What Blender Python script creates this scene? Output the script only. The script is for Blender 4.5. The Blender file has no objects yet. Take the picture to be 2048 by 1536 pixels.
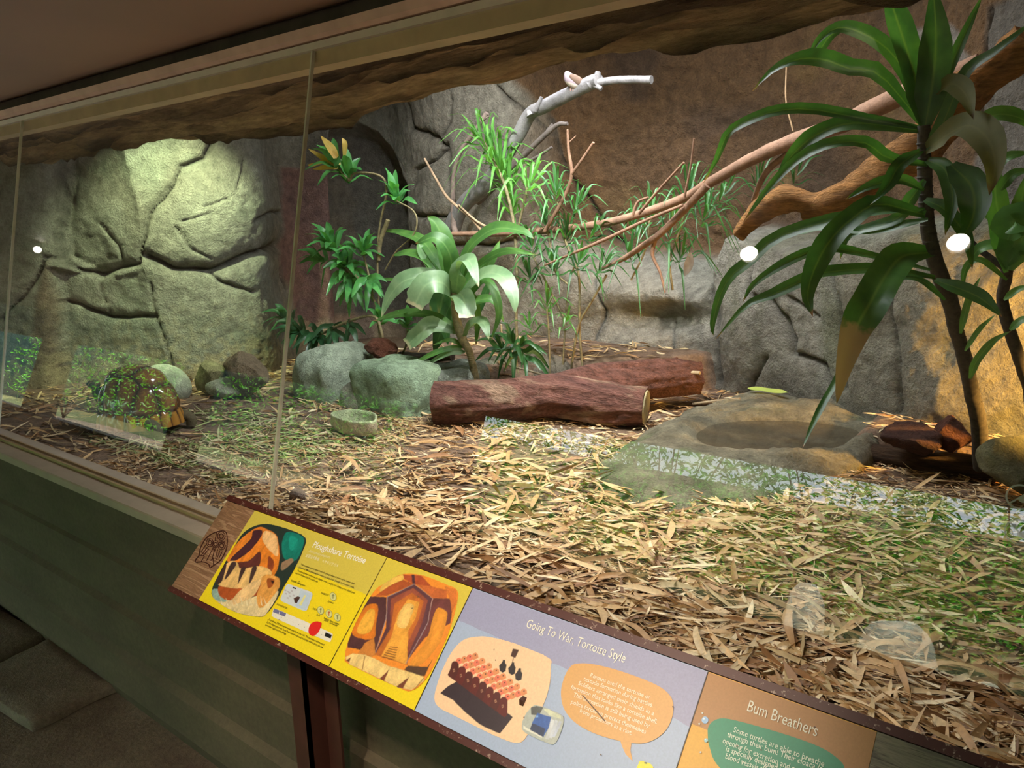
import bpy, math, random
import numpy as np
from mathutils import Vector, Matrix, noise as mnoise
rnd = random.Random(7)
rs = np.random.RandomState(11)
SC = bpy.context.scene
# ------------------------------------------------------------------ camera
FPX = 1536.0                      # focal length in pixels of the 2048x1536 frame
Rm = np.array([[0.78965703, -0.10927061, 0.60373977],
               [0.61298196, 0.18278279, -0.7686635],
               [-0.02636091, 0.97706212, 0.21131663]])
EYE = np.array([0.0, -1.035, 1.55])
cam = bpy.data.cameras.new('camera'); cam.lens = 27.0; cam.sensor_width = 36.0
cam.clip_start = 0.02; cam.clip_end = 200
camo = bpy.data.objects.new('camera', cam); SC.collection.objects.link(camo)
M4 = Matrix([list(Rm[0]) + [0], list(Rm[1]) + [0], list(Rm[2]) + [0], [0, 0, 0, 1]])
camo.matrix_world = Matrix.Translation(Vector(EYE)) @ M4
SC.camera = camo
# ------------------------------------------------------------------ world and light
SC.view_settings.view_transform = 'Standard'; SC.view_settings.look = 'None'
SC.view_settings.exposure = 0.0; SC.view_settings.gamma = 1.0
SC.view_settings.use_curve_mapping = False
W = bpy.data.worlds.new('world'); SC.world = W; W.use_nodes = True
bg = W.node_tree.nodes['Background']
bg.inputs[0].default_value = (0.80, 0.93, 1.0, 1); bg.inputs[1].default_value = 7.0

def light(name, kind, loc, target, power, color, **kw):
    l = bpy.data.lights.new(name, kind); l.energy = power; l.color = color
    for k, v in kw.items(): setattr(l, k, v)
    o = bpy.data.objects.new(name, l); SC.collection.objects.link(o)
    o.location = loc
    d = Vector(target) - Vector(loc)
    o.rotation_euler = d.to_track_quat('-Z', 'Y').to_euler()
    return o
LAMPW = 50.0
# the sun falls on the garden behind the visitor
light('sun', 'SUN', (0, 0, 8), (-0.6, -1.6, 5.0), 30.0, (1.0, 0.97, 0.86), angle=0.01)
# daylight through the skylight over the middle of the enclosure
light('skylight', 'AREA', (-1.75, 1.75, 2.75), (-2.0, 2.1, 0.6), 85, (0.93, 0.97, 1.0), shape='RECTANGLE', size=1.3, size_y=0.8)
light('added_shaft', 'SPOT', (-1.7, 1.3, 2.75), (-2.35, 2.4, 1.2), 230, (0.98, 1.0, 0.95), spot_size=math.radians(60), spot_blend=0.7, shadow_soft_size=0.03)  # unseen spot added above the lintel to brighten the middle plants
light('added_litter_fill', 'SPOT', (-1.5, 1.25, 2.6), (-1.75, 1.1, 0.56), 160, (1.0, 0.90, 0.74), spot_size=math.radians(68), spot_blend=0.9, shadow_soft_size=0.04)  # unseen spot added to brighten the middle of the litter
light('wall_spot', 'SPOT', (-3.98, 1.20, 2.3), (-4.66, 1.55, 1.42), 210, (0.84, 1.0, 0.58), spot_size=math.radians(78), spot_blend=0.8, shadow_soft_size=0.03)
light('added_left_floor_fill', 'SPOT', (-3.2, 1.0, 2.4), (-3.85, 1.2, 0.58), 120, (1.0, 0.94, 0.66), spot_size=math.radians(60), spot_blend=0.9, shadow_soft_size=0.03)  # no fitting here: spot added to lift the left floor
light('added_ledge_fill', 'SPOT', (-2.2, 2.45, 2.9), (-2.25, 3.05, 1.25), 130, (0.86, 0.88, 1.0), spot_size=math.radians(80), spot_blend=0.8, shadow_soft_size=0.03)  # cool spot added to brighten the rock ledge
light('added_high_fill', 'SPOT', (-0.2, 1.2, 2.75), (-1.2, 2.4, 1.9), 22, (1.0, 0.82, 0.62), spot_size=math.radians(85), spot_blend=0.9, shadow_soft_size=0.04)  # unseen warm spot added for the high branches and upper bank
light('added_niche_fill', 'SPOT', (-2.7, 1.7, 2.9), (-3.35, 2.95, 1.75), 130, (0.95, 0.97, 0.96), spot_size=math.radians(75), spot_blend=0.9, shadow_soft_size=0.03)  # added spot, lifts the wall beside the arch niche
light('added_left_plant_fill', 'SPOT', (-2.6, 1.2, 2.6), (-3.2, 2.0, 1.25), 60, (0.95, 1.0, 0.92), spot_size=math.radians(46), spot_blend=0.7, shadow_soft_size=0.02)  # added spot without a source, brightens the left plant group
light('added_green_fill', 'SPOT', (-2.5, 0.95, 2.3), (-3.0, 1.6, 0.7), 75, (0.45, 1.0, 0.5), spot_size=math.radians(50), spot_blend=0.9, shadow_soft_size=0.03)  # unseen green lamp added to brighten and tint the bed boulders
light('warm_spot', 'SPOT', (0.42, 1.88, 1.12), (-0.50, 2.42, 0.84), 230, (1.0, 0.57, 0.14), spot_size=math.radians(74), spot_blend=0.6, shadow_soft_size=0.03)
light('added_right_litter_fill', 'SPOT', (-0.1, 0.9, 2.4), (-0.6, 1.2, 0.56), 26, (1.0, 0.72, 0.42), spot_size=math.radians(80), spot_blend=0.9, shadow_soft_size=0.04)  # weak warm spot added for the litter at right

# ------------------------------------------------------------------ projection helpers
def ray(u, v):
    r = Rm @ np.array([(u - 1024) / FPX, -(v - 768) / FPX, -1.0]); return r / np.linalg.norm(r)
def PY(u, v, y):
    d = ray(u, v); return EYE + d * ((y - EYE[1]) / d[1])
def PZ(u, v, z):
    d = ray(u, v); return EYE + d * ((z - EYE[2]) / d[2])
def PXX(u, v, x):
    d = ray(u, v); return EYE + d * ((x - EYE[0]) / d[0])

# ------------------------------------------------------------------ noise in numpy
def _h(ix, iy, iz, s):
    n = (ix * 374761393 + iy * 668265263 + iz * 2147483647 + s * 974711) & 0xffffffff
    n = ((n ^ (n >> 13)) * 1274126177) & 0xffffffff
    return ((n ^ (n >> 16)) & 0xffff) / 65535.0
def vnoise(p, s=0):
    p = np.asarray(p, float); i = np.floor(p).astype(np.int64); f = p - i; f = f * f * (3 - 2 * f)
    r = 0
    for dx in (0, 1):
        for dy in (0, 1):
            for dz in (0, 1):
                w = (f[:, 0] if dx else 1 - f[:, 0]) * (f[:, 1] if dy else 1 - f[:, 1]) * (f[:, 2] if dz else 1 - f[:, 2])
                r = r + w * _h(i[:, 0] + dx, i[:, 1] + dy, i[:, 2] + dz, s)
    return r * 2 - 1
def fbm(p, octv=4, s=0, g=0.5):
    p = np.asarray(p, float); a = 1; r = 0; t = 0
    for k in range(octv):
        r = r + a * vnoise(p * (2 ** k), s + k); t += a; a *= g
    return r / t
def sstep(a, b, x):
    t = np.clip((x - a) / (b - a), 0, 1); return t * t * (3 - 2 * t)
def polydist(P, poly):
    """distance of 2-D points to a polyline"""
    d = np.full(len(P), 1e9)
    for a, b in zip(poly[:-1], poly[1:]):
        a = np.array(a, float); b = np.array(b, float); ab = b - a
        t = np.clip(((P - a) @ ab) / max(ab @ ab, 1e-12), 0, 1)
        d = np.minimum(d, np.linalg.norm(P - a - t[:, None] * ab, axis=1))
    return d

# ------------------------------------------------------------------ object helpers
def tag(o, label=None, cat=None, group=None, kind=None):
    if label: o['label'] = label
    if cat: o['category'] = cat
    if group: o['group'] = group
    if kind: o['kind'] = kind
    return o
def empty(name, loc, label=None, cat=None, group=None, kind=None):
    o = bpy.data.objects.new(name, None); SC.collection.objects.link(o); o.location = loc; o.empty_display_size = 0.05
    return tag(o, label, cat, group, kind)
class MB:
    def __init__(s): s.v = []; s.f = []; s.m = []; s.c = []; s.uv = []; s.n = 0
    def add(s, V, F, m=0, c=None, uv=None):
        V = np.asarray(V, float); k = s.n; s.v.append(V); s.n += len(V)
        s.f += [tuple(k + i for i in f) for f in F]; s.m += [m] * len(F)
        s.c.append(np.ones((len(V), 3)) if c is None else (np.tile(c, (len(V), 1)) if np.ndim(c) == 1 else np.asarray(c)))
        s.uv.append(np.zeros((len(V), 2)) if uv is None else np.asarray(uv))
    def box(s, a, b, m=0, c=None):
        x0, y0, z0 = a; x1, y1, z1 = b
        V = [(x0, y0, z0), (x1, y0, z0), (x1, y1, z0), (x0, y1, z0), (x0, y0, z1), (x1, y0, z1), (x1, y1, z1), (x0, y1, z1)]
        s.add(V, [(0, 3, 2, 1), (4, 5, 6, 7), (0, 1, 5, 4), (1, 2, 6, 5), (2, 3, 7, 6), (3, 0, 4, 7)], m, c)
    def obox(s, o, ax, ay, az, m=0, c=None):
        o, ax, ay, az = [np.asarray(q, float) for q in (o, ax, ay, az)]
        V = [o, o + ax, o + ax + ay, o + ay, o + az, o + ax + az, o + ax + ay + az, o + ay + az]
        s.add(V, [(0, 3, 2, 1), (4, 5, 6, 7), (0, 1, 5, 4), (1, 2, 6, 5), (2, 3, 7, 6), (3, 0, 4, 7)], m, c)
    def build(s, name, mats, parent=None, smooth=True, loc=None, col=False):
        V = np.concatenate(s.v); 
        if parent is not None and loc is None: V = V - np.array(parent.location) if parent.parent is None else V - np.array(parent.location) - np.array(parent.parent.location)
        if parent is None and loc is not None: V = V - np.array(loc)
        me = bpy.data.meshes.new(name); me.from_pydata(V.tolist(), [], s.f)
        if not isinstance(mats, (list, tuple)): mats = [mats]
        for m in mats: me.materials.append(m)
        if len(mats) > 1: me.polygons.foreach_set('material_index', s.m)
        if smooth: me.polygons.foreach_set('use_smooth', [True] * len(s.f))
        C = np.concatenate(s.c); UV = np.concatenate(s.uv)
        ca = me.color_attributes.new('Col', 'FLOAT_COLOR', 'POINT')
        ca.data.foreach_set('color', np.concatenate([C, np.ones((len(C), 1))], 1).ravel().astype(np.float32))
        ua = me.attributes.new('UVL', 'FLOAT_VECTOR', 'POINT')
        ua.data.foreach_set('vector', np.concatenate([UV, np.zeros((len(UV), 1))], 1).ravel().astype(np.float32))
        me.update()
        o = bpy.data.objects.new(name, me); SC.collection.objects.link(o)
        if parent is not None: o.parent = parent
        elif loc is not None: o.location = loc
        return o
def frames(P):
    P = np.asarray(P, float); T = np.gradient(P, axis=0); T /= np.linalg.norm(T, axis=1)[:, None] + 1e-12
    n = np.cross(T[0], [0, 0, 1]); 
    if np.linalg.norm(n) < 0.1: n = np.cross(T[0], [1, 0, 0])
    n /= np.linalg.norm(n); N = [n]
    for i in range(1, len(P)):
        n = N[-1] - T[i] * (N[-1] @ T[i]); n /= np.linalg.norm(n) + 1e-12; N.append(n)
    N = np.array(N); return T, N, np.cross(T, N)
def spline(pts, n):
    pts = np.asarray(pts, float)
    if len(pts) == 2: return pts[0] + np.linspace(0, 1, n)[:, None] * (pts[1] - pts[0])
    P = np.vstack([2 * pts[0] - pts[1], pts, 2 * pts[-1] - pts[-2]]); k = len(pts) - 1; out = []
    for t in np.linspace(0, k, n):
        i = min(int(t), k - 1); u = t - i; a, b, c, d = P[i], P[i + 1], P[i + 2], P[i + 3]
        out.append(0.5 * ((2 * b) + (c - a) * u + (2 * a - 5 * b + 4 * c - d) * u * u + (3 * b - a - 3 * c + d) * u ** 3))
    return np.array(out)
def tube(mb, pts, radii, n=10, seg=14, rough=0.0, m=0, c=None, seed=0, capm=None, ridge=0.0):
    P = spline(pts, seg); r = np.interp(np.linspace(0, 1, seg), np.linspace(0, 1, len(radii)), radii)
    T, N, B = frames(P); a = np.linspace(0, 2 * math.pi, n, endpoint=False)
    D = N[:, None, :] * np.cos(a)[None, :, None] + B[:, None, :] * np.sin(a)[None, :, None]
    rr = np.repeat(r[:, None], n, 1)
    if rough:
        q = (P[:, None, :] + D * r[:, None, None]).reshape(-1, 3)
        rr = rr * (1 + rough * fbm(q / (np.mean(r) * 2.2), 3, seed).reshape(seg, n))
    if ridge:
        tt_ = np.linspace(0, 1, seg); q = np.stack([np.tile(np.cos(a) * 2.3, seg), np.tile(np.sin(a) * 2.3, seg), np.repeat(tt_ * 4, n)], 1)
        q2 = q * np.array([3.2, 3.2, 1.6]); fr = fbm(q + seed, 3, seed + 1); rr = rr * (1 + ridge * (1.2 * fr - 0.9 * np.exp(-(fbm(q2, 3, seed + 2) / 0.10) ** 2) * 0.35).reshape(seg, n))
    V = (P[:, None, :] + D * rr[:, :, None]).reshape(-1, 3)
    F = [(i * n + j, i * n + (j + 1) % n, (i + 1) * n + (j + 1) % n, (i + 1) * n + j) for i in range(seg - 1) for j in range(n)]
    uv = np.stack([np.tile(a, seg), np.repeat(np.linspace(0, 1, seg), n)], 1)
    mb.add(V, F, m, c, uv)
    cm = m if capm is None else capm
    for i, fl in ((0, -1), (seg - 1, 1)):
        k = V[i * n:(i + 1) * n]; ce = k.mean(0)
        mb.add(np.vstack([k, ce]), [((j, n, (j + 1) % n) if fl < 0 else (j, (j + 1) % n, n)) for j in range(n)], cm, c)
def leaf(mb, pts, width, up=(0, 0, 1), seg=9, fold=0.25, prof='lance', wave=0.0, c=None, twist=0.0, m=0, seed=0):
    """leaf blade along a spline; up = side its upper face looks to"""
    P = spline(pts, seg); t = np.linspace(0, 1, seg)
    if prof == 'lance': w = np.sin(math.pi * np.clip(t * 0.93 + 0.05, 0, 1)) ** 0.8
    elif prof == 'strap': w = np.minimum(1, (t * 3.2 + 0.35)) * np.clip((1 - t) / 0.42, 0, 1) ** 0.75
    elif prof == 'oval': w = np.sin(math.pi * np.clip(t, 0, 1)) ** 0.6
    elif prof == 'torn': w = np.minimum(1, t * 2.2 + 0.25) * np.where(t > 0.93, 0.75, 1.0)
    else: w = np.minimum(1, t * 6 + 0.2) * (1 - t) ** 0.6
    w = w * width * 0.5
    T = np.gradient(P, axis=0); T /= np.linalg.norm(T, axis=1)[:, None] + 1e-12
    up = np.asarray(up, float)
    S = np.cross(T, up + 0 * T); nn = np.linalg.norm(S, axis=1)[:, None]
    S = np.where(nn > 0.15, S / (nn + 1e-9), 0)
    for i in range(seg):
        if not S[i].any(): S[i] = S[i - 1] if i else np.array([1, 0, 0])
    N = np.cross(S, T)
    if twist:
        a = t * twist; S, N = S * np.cos(a)[:, None] + N * np.sin(a)[:, None], N * np.cos(a)[:, None] - S * np.sin(a)[:, None]
    rows = []; uvs = []
    for k, x in enumerate((-1, -0.5, 0, 0.5, 1)):
        wv = wave * width * np.sin(t * 9 + seed + k) * abs(x)
        rows.append(P + S * (w * x)[:, None] + N * (abs(x) * fold * w + wv)[:, None])
        uvs.append(np.stack([np.full(seg, x), t], 1))
    V = np.stack(rows, 1).reshape(-1, 3); UV = np.stack(uvs, 1).reshape(-1, 2)
    F = [(i * 5 + j, i * 5 + j + 1, (i + 1) * 5 + j + 1, (i + 1) * 5 + j) for i in range(seg - 1) for j in range(4)]
    mb.add(V, F, m, c, UV)
def icos(sub):
    import bmesh
    bm = bmesh.new(); bmesh.ops.create_icosphere(bm, subdivisions=sub, radius=1.0)
    V = np.array([v.co[:] for v in bm.verts]); F = [tuple(v.index for v in f.verts) for f in bm.faces]; bm.free(); return V, F
ICO = {k: icos(k) for k in (3, 4, 5)}
def rock(mb, c, size, seed=0, sub=4, facets=9, amp=0.10, rot=0.0, m=0, col=None, flat=0.0, freq=1.6, tilt=0.0, cut=(0.72, 0.95), box=0.0):
    V, F = ICO[sub]; V = V.copy(); r = np.random.RandomState(seed)
    if box: V = V / (np.sum(np.abs(V) ** box, axis=1) ** (1 / box))[:, None]
    for k in range(facets):
        n = r.normal(size=3); n /= np.linalg.norm(n); d = r.uniform(*cut)
        e = np.maximum(V @ n - d, 0); V = V - n * (e * 0.92)[:, None]
    V = V * (1 + amp * fbm(V * freq + seed * 3.1, 4, seed))[:, None]
    V = V * (1 + 0.02 * fbm(V * 9 + seed, 3, seed + 5))[:, None]
    V = V * np.asarray(size, float)
    if flat: V[:, 2] = np.maximum(V[:, 2], -flat * size[2])
    ca, sa = math.cos(tilt), math.sin(tilt); V = V @ np.array([[1, 0, 0], [0, ca, sa], [0, -sa, ca]])
    ca, sa = math.cos(rot), math.sin(rot); V = V @ np.array([[ca, sa, 0], [-sa, ca, 0], [0, 0, 1]])
    V = V + np.asarray(c, float); mb.add(V, F, m, col); return V

# ------------------------------------------------------------------ materials
class NT:
    def __init__(s, name):
        s.m = bpy.data.materials.new(name); s.m.use_nodes = True; s.t = s.m.node_tree; s.n = s.t.nodes
        s.b = s.n['Principled BSDF']; s.out = s.n['Material Output']
    def node(s, t, **kw):
        n = s.n.new(t)
        for k, v in kw.items():
            if k.startswith('i_'): n.inputs[k[2:].replace('_', ' ')].default_value = v
            else: setattr(n, k, v)
        return n
    def link(s, a, b): s.t.links.new(a, b)
    def mix(s, f, a, b, mode='MIX'):
        n = s.node('ShaderNodeMix', data_type='RGBA', blend_type=mode)
        for sock, val in ((0, f), (6, a), (7, b)):
            if hasattr(val, 'is_linked') or hasattr(val, 'links'): s.link(val, n.inputs[sock])
            else: n.inputs[sock].default_value = val if sock == 0 else (*val, 1) if len(val) == 3 else val
        return n.outputs[2]
    def noise(s, scale, detail=4, rough=0.6, vec=None, stretch=None, dist=0.0):
        n = s.node('ShaderNodeTexNoise'); n.inputs['Scale'].default_value = scale; n.inputs['Detail'].default_value = detail
        n.inputs['Roughness'].default_value = rough; n.inputs['Distortion'].default_value = dist
        tc = s.node('ShaderNodeNewGeometry').outputs['Position'] if vec is None else vec
        if stretch:
            mp = s.node('ShaderNodeMapping'); mp.inputs['Scale'].default_value = stretch; s.link(tc, mp.inputs[0]); tc = mp.outputs[0]
        s.link(tc, n.inputs['Vector']); return n.outputs['Fac']
    def ramp(s, fac, stops):
        r = s.node('ShaderNodeValToRGB'); e = r.color_ramp.elements
        while len(e) < len(stops): e.new(0.5)
        for k, (p, c) in enumerate(stops): e[k].position = p; e[k].color = (*c, 1) if len(c) == 3 else c
        s.link(fac, r.inputs[0]); return r.outputs[0]
    def math(s, op, a, b=None):
        n = s.node('ShaderNodeMath', operation=op)
        for i, v in enumerate((a, b)):
            if v is None: continue
            if hasattr(v, 'links'): s.link(v, n.inputs[i])
            else: n.inputs[i].default_value = v
        return n.outputs[0]
    def bump(s, h, strength=0.3, dist=0.01):
        b = s.node('ShaderNodeBump'); b.inputs['Strength'].default_value = strength; b.inputs['Distance'].default_value = dist
        s.link(h, b.inputs['Height']); s.link(b.outputs[0], s.b.inputs['Normal'])
    def attr(s, name, out='Color'):
        n = s.node('ShaderNodeAttribute', attribute_name=name); return n.outputs[out]
    def base(s, x):
        if hasattr(x, 'links'): s.link(x, s.b.inputs['Base Color'])
        else: s.b.inputs['Base Color'].default_value = (*x, 1)
    def set(s, **kw):
        for k, v in kw.items(): s.b.inputs[k.replace('_', ' ')].default_value = v
def flat_mat(name, col, rough=0.6, metal=0.0, var=0.12, scale=30):
    n = NT(name); f = n.noise(scale, 3); lo = tuple(c * (1 - var) for c in col); hi = tuple(min(1, c * (1 + var)) for c in col)
    n.base(n.ramp(f, [(0.3, lo), (0.7, hi)])); n.set(Roughness=rough, Metallic=metal); return n.m
def vcol_mat(name, rough=0.85, s1=22, s2=90, amp=0.35, bump=0.6, bd=0.012, coat=0.0, stretch=None, spec=0.3):
    """mineral / wood surface tinted by its own colour attribute"""
    n = NT(name); c = n.attr('Col'); f1 = n.noise(s1, 6, 0.65, stretch=stretch); f2 = n.noise(s2, 5, 0.7, stretch=stretch)
    g = n.ramp(f1, [(0.25, (1 - amp,) * 3), (0.75, (1 + amp,) * 3)])
    g2 = n.ramp(f2, [(0.3, (1 - amp * 0.7,) * 3), (0.7, (1 + amp * 0.5,) * 3)])
    x = n.mix(1.0, c, g, 'MULTIPLY'); n.base(n.mix(1.0, x, g2, 'MULTIPLY'))
    n.bump(n.math('ADD', f1, n.math('MULTIPLY', f2, 0.6)), bump, bd)
    n.set(Roughness=rough); n.b.inputs['Specular IOR Level'].default_value = spec
    if coat: n.set(Coat_Weight=coat, Coat_Roughness=0.15)
    return n.m
def leaf_mat(name, dark, light_, mid=(0.5, 0.6, 0.2), rough=0.35, trans=0.35, tipcol=None, tip=0.93, spec=0.5, midw=0.03, mk=0.45):
    n = NT(name); uv = n.node('ShaderNodeSeparateXYZ'); n.link(n.attr('UVL', 'Vector'), uv.inputs[0])
    ax = n.math('ABSOLUTE', uv.outputs[0]); f = n.noise(14, 3)
    col = n.ramp(f, [(0.3, dark), (0.7, light_)])
    col = n.mix(1.0, col, n.attr('Col'), 'MULTIPLY')
    mr = n.ramp(ax, [(0.0, (1, 1, 1)), (midw, (0.8, 0.8, 0.8)), (midw + 0.10, (0, 0, 0))])
    col = n.mix(n.math('MULTIPLY', mr, mk), col, mid)
    if tipcol:
        tr = n.math('ADD', uv.outputs[1], n.math('MULTIPLY', n.math('SUBTRACT', n.noise(35, 2), 0.5), 0.12))
        tr = n.ramp(tr, [(tip - 0.02, (0, 0, 0)), (tip + 0.02, (1, 1, 1))]); col = n.mix(tr, col, tipcol)
    n.base(col); n.set(Roughness=rough); n.b.inputs['Specular IOR Level'].default_value = spec
    st = n.node('ShaderNodeTexWave'); st.inputs['Scale'].default_value = 9.0; n.link(n.attr('UVL', 'Vector'), st.inputs[0])
    n.bump(st.outputs['Fac'], 0.12, 0.002)
    tr = n.node('ShaderNodeBsdfTranslucent'); n.link(n.mix(1.0, col, (1.5, 1.6, 0.6), 'MULTIPLY'), tr.inputs[0])
    ms = n.node('ShaderNodeMixShader'); ms.inputs[0].default_value = trans
    n.link(n.b.outputs[0], ms.inputs[1]); n.link(tr.outputs[0], ms.inputs[2]); n.link(ms.outputs[0], n.out.inputs[0]); return n.m

M = {}
M['rockwall'] = vcol_mat('painted rock wall', 0.9, 16, 90, 0.42, 1.0, 0.045)
M['boulder'] = vcol_mat('boulder', 0.82, 18, 110, 0.42, 1.0, 0.03)
M['wetrock'] = vcol_mat('wet rock', 0.45, 18, 90, 0.5, 1.0, 0.03, spec=0.4)
M['strata'] = vcol_mat('layered rock', 0.95, 14, 60, 0.55, 1.0, 0.06, stretch=(0.25, 1.5, 1.5))
M['bark'] = vcol_mat('fibrous bark', 0.9, 26, 110, 0.6, 1.0, 0.05, stretch=(0.22, 1.0, 1.4))
M['wood'] = vcol_mat('bare branch wood', 0.8, 25, 120, 0.3, 0.6, 0.006)
M['soil'] = vcol_mat('enclosure soil', 0.95, 25, 110, 0.45, 1.0, 0.012)
def litter_mat():
    n = NT('dry bamboo leaf'); c = n.attr('Col'); f = n.noise(60, 4, 0.6); uv = n.node('ShaderNodeTexWave'); uv.inputs['Scale'].default_value = 3.5
    n.link(n.attr('UVL', 'Vector'), uv.inputs[0])
    n.base(n.mix(1.0, c, n.ramp(f, [(0.25, (0.72,) * 3), (0.75, (1.18,) * 3)]), 'MULTIPLY')); n.bump(uv.outputs['Fac'], 0.2, 0.002)
    n.set(Roughness=0.55); return n.m
M['litter'] = litter_mat()
M['dracaena'] = leaf_mat('broad dracaena leaf', (0.06, 0.17, 0.045), (0.12, 0.27, 0.06), (0.22, 0.38, 0.12), 0.36, 0.4, (0.30, 0.16, 0.06), 0.97)
M['dracaena_near'] = leaf_mat('arching dracaena leaf', (0.020, 0.075, 0.022), (0.045, 0.13, 0.03), (0.20, 0.30, 0.05), 0.30, 0.35, (0.26, 0.13, 0.06), 0.96)
M['painted_sheen'] = leaf_mat('glaucous pale leaf', (0.14, 0.25, 0.12), (0.25, 0.37, 0.20), (0.32, 0.44, 0.24), 0.35, 0.25, (0.45, 0.42, 0.26), 0.96)  # pale torn leaves; on the whole leaves the paleness is painted sheen
M['dracaena_near'] = leaf_mat('arching dracaena leaf', (0.025, 0.085, 0.022), (0.06, 0.15, 0.035), (0.16, 0.25, 0.05), 0.36, 0.45, (0.26, 0.13, 0.06), 0.96)
M['browntip'] = leaf_mat('dracaena leaf with dry end', (0.03, 0.10, 0.02), (0.07, 0.17, 0.03), (0.22, 0.33, 0.08), 0.3, 0.3, (0.30, 0.19, 0.12), 0.66)
M['lance'] = leaf_mat('lance leaf', (0.04, 0.19, 0.06), (0.12, 0.38, 0.10), (0.14, 0.32, 0.09), 0.25, 0.3)
M['lancedark'] = leaf_mat('dark lance leaf', (0.02, 0.075, 0.03), (0.04, 0.13, 0.05), (0.10, 0.2, 0.08), 0.28, 0.25)
M['yellowleaf'] = leaf_mat('yellowed leaf', (0.60, 0.36, 0.06), (0.80, 0.60, 0.18), (0.8, 0.65, 0.25), 0.5, 0.4)
M['strap'] = leaf_mat('strap leaf', (0.06, 0.20, 0.04), (0.14, 0.34, 0.07), (0.30, 0.50, 0.14), 0.3, 0.35)
M['strapdark'] = leaf_mat('dark strap leaf', (0.025, 0.09, 0.025), (0.05, 0.16, 0.04), (0.12, 0.25, 0.08), 0.35, 0.3)
M['garden'] = leaf_mat('garden leaf', (0.015, 0.08, 0.02), (0.16, 0.62, 0.06), (0.1, 0.3, 0.06), 0.3, 0.45)
M['stem'] = flat_mat('green brown stem', (0.20, 0.16, 0.08), 0.7, 0, 0.4, 60)
M['stemdark'] = flat_mat('dark scarred stem', (0.045, 0.033, 0.022), 0.8, 0, 0.5, 70)
def glass_mat():
    n = NT('window glass'); n.n.remove(n.b)
    lw = n.node('ShaderNodeLayerWeight'); p = n.math('POWER', lw.outputs['Facing'], 4.2)
    f = n.math('ADD', n.math('MULTIPLY', p, 0.72), 0.065)
    tr = n.node('ShaderNodeBsdfTransparent'); tr.inputs[0].default_value = (0.985, 0.995, 0.985, 1)
    gl = n.node('ShaderNodeBsdfAnisotropic') if False else n.node('ShaderNodeBsdfGlossy'); gl.inputs['Roughness'].default_value = 0.0
    ms = n.node('ShaderNodeMixShader'); n.link(f, ms.inputs[0]); n.link(tr.outputs[0], ms.inputs[1]); n.link(gl.outputs[0], ms.inputs[2])
    n.link(ms.outputs[0], n.out.inputs[0]); return n.m
M['glass'] = glass_mat()
M['glassedge'] = flat_mat('pane joint sealant', (0.55, 0.52, 0.40), 0.3)

# ================================================================== STRUCTURE
FZ = 0.56                                   # enclosure ground
def struct(o): o['kind'] = 'structure'; return o
def plank_mat(name, c1, c2, axis='z'):
    n = NT(name); f = n.noise(3, 5, 0.6, stretch=(1, 1, 3)); g = n.noise(60, 4, 0.7)
    x = n.ramp(f, [(0.3, c1), (0.7, c2)]); n.base(n.mix(1.0, x, n.ramp(g, [(0.3, (0.8,) * 3), (0.7, (1.15,) * 3)]), 'MULTIPLY'))
    n.bump(g, 0.3, 0.004); n.set(Roughness=0.75); return n.m
M['dado'] = plank_mat('dark painted dado', (0.085, 0.062, 0.035), (0.125, 0.092, 0.052))
M['trim'] = flat_mat('brown grey metal trim', (0.44, 0.34, 0.25), 0.45, 0.0, 0.10, 12)
M['trimpink'] = flat_mat('reddish trim', (0.50, 0.29, 0.21), 0.55, 0.0, 0.15, 9)
M['trimtan'] = flat_mat('tan trim', (0.42, 0.29, 0.15), 0.55, 0.0, 0.15, 9)
M['gapshade'] = flat_mat('painted gap shade', (0.05, 0.035, 0.025), 0.9, 0, 0.3, 9)  # shade of the gap under the ceiling put into the colour
M['ceiling'] = flat_mat('brown ceiling', (0.24, 0.125, 0.07), 0.6, 0, 0.10, 1.5)
M['plaster'] = flat_mat('dark brown plaster', (0.05, 0.04, 0.03), 0.9, 0, 0.3, 4)
X0, X1 = -22.0, 3.2
# wall under the glass: shallow weathered ledges like in the photo
mb = MB()
prof = [(0.0, 0.69), (0.0, 0.50), (-0.012, 0.49), (-0.012, 0.34), (-0.03, 0.325), (-0.03, 0.19), (-0.05, 0.17), (-0.055, 0.05), (-0.03, -0.02), (0.18, -0.02), (0.18, 0.55), (0.12, 0.58), (0.10, 0.69)]
def extrude(mb, prof, x0, x1, seg=1, m=0, c=None):
    n = len(prof); xs = np.linspace(x0, x1, seg + 1)
    V = [(x, y, z) for x in xs for (y, z) in prof]
    F = [(i * n + j, i * n + (j + 1) % n, (i + 1) * n + (j + 1) % n, (i + 1) * n + j) for i in range(seg) for j in range(n)]
    F += [tuple(range(n))[::-1], tuple(seg * n + j for j in range(n))]
    mb.add(V, F, m, c)
extrude(mb, prof, X0, X1); struct(mb.build('wall_front', M['dado'], smooth=False))
# sill: front lip and top
mb = MB(); extrude(mb, [(-0.010, 0.684), (-0.010, 0.708), (-0.006, 0.712), (0.14, 0.712), (0.20, 0.600), (0.20, 0.56), (0.10, 0.66), (0.10, 0.684)], X0, X1)
struct(mb.build('trim_1', M['trim'], smooth=False))
mb = MB(); mb.box((X0, 0.058, 0.710), (X1, 0.066, 0.722)); mb.box((X0, 0.084, 0.710), (X1, 0.091, 0.720)); struct(mb.build('trim_2', M['trimtan'], smooth=False))
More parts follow.
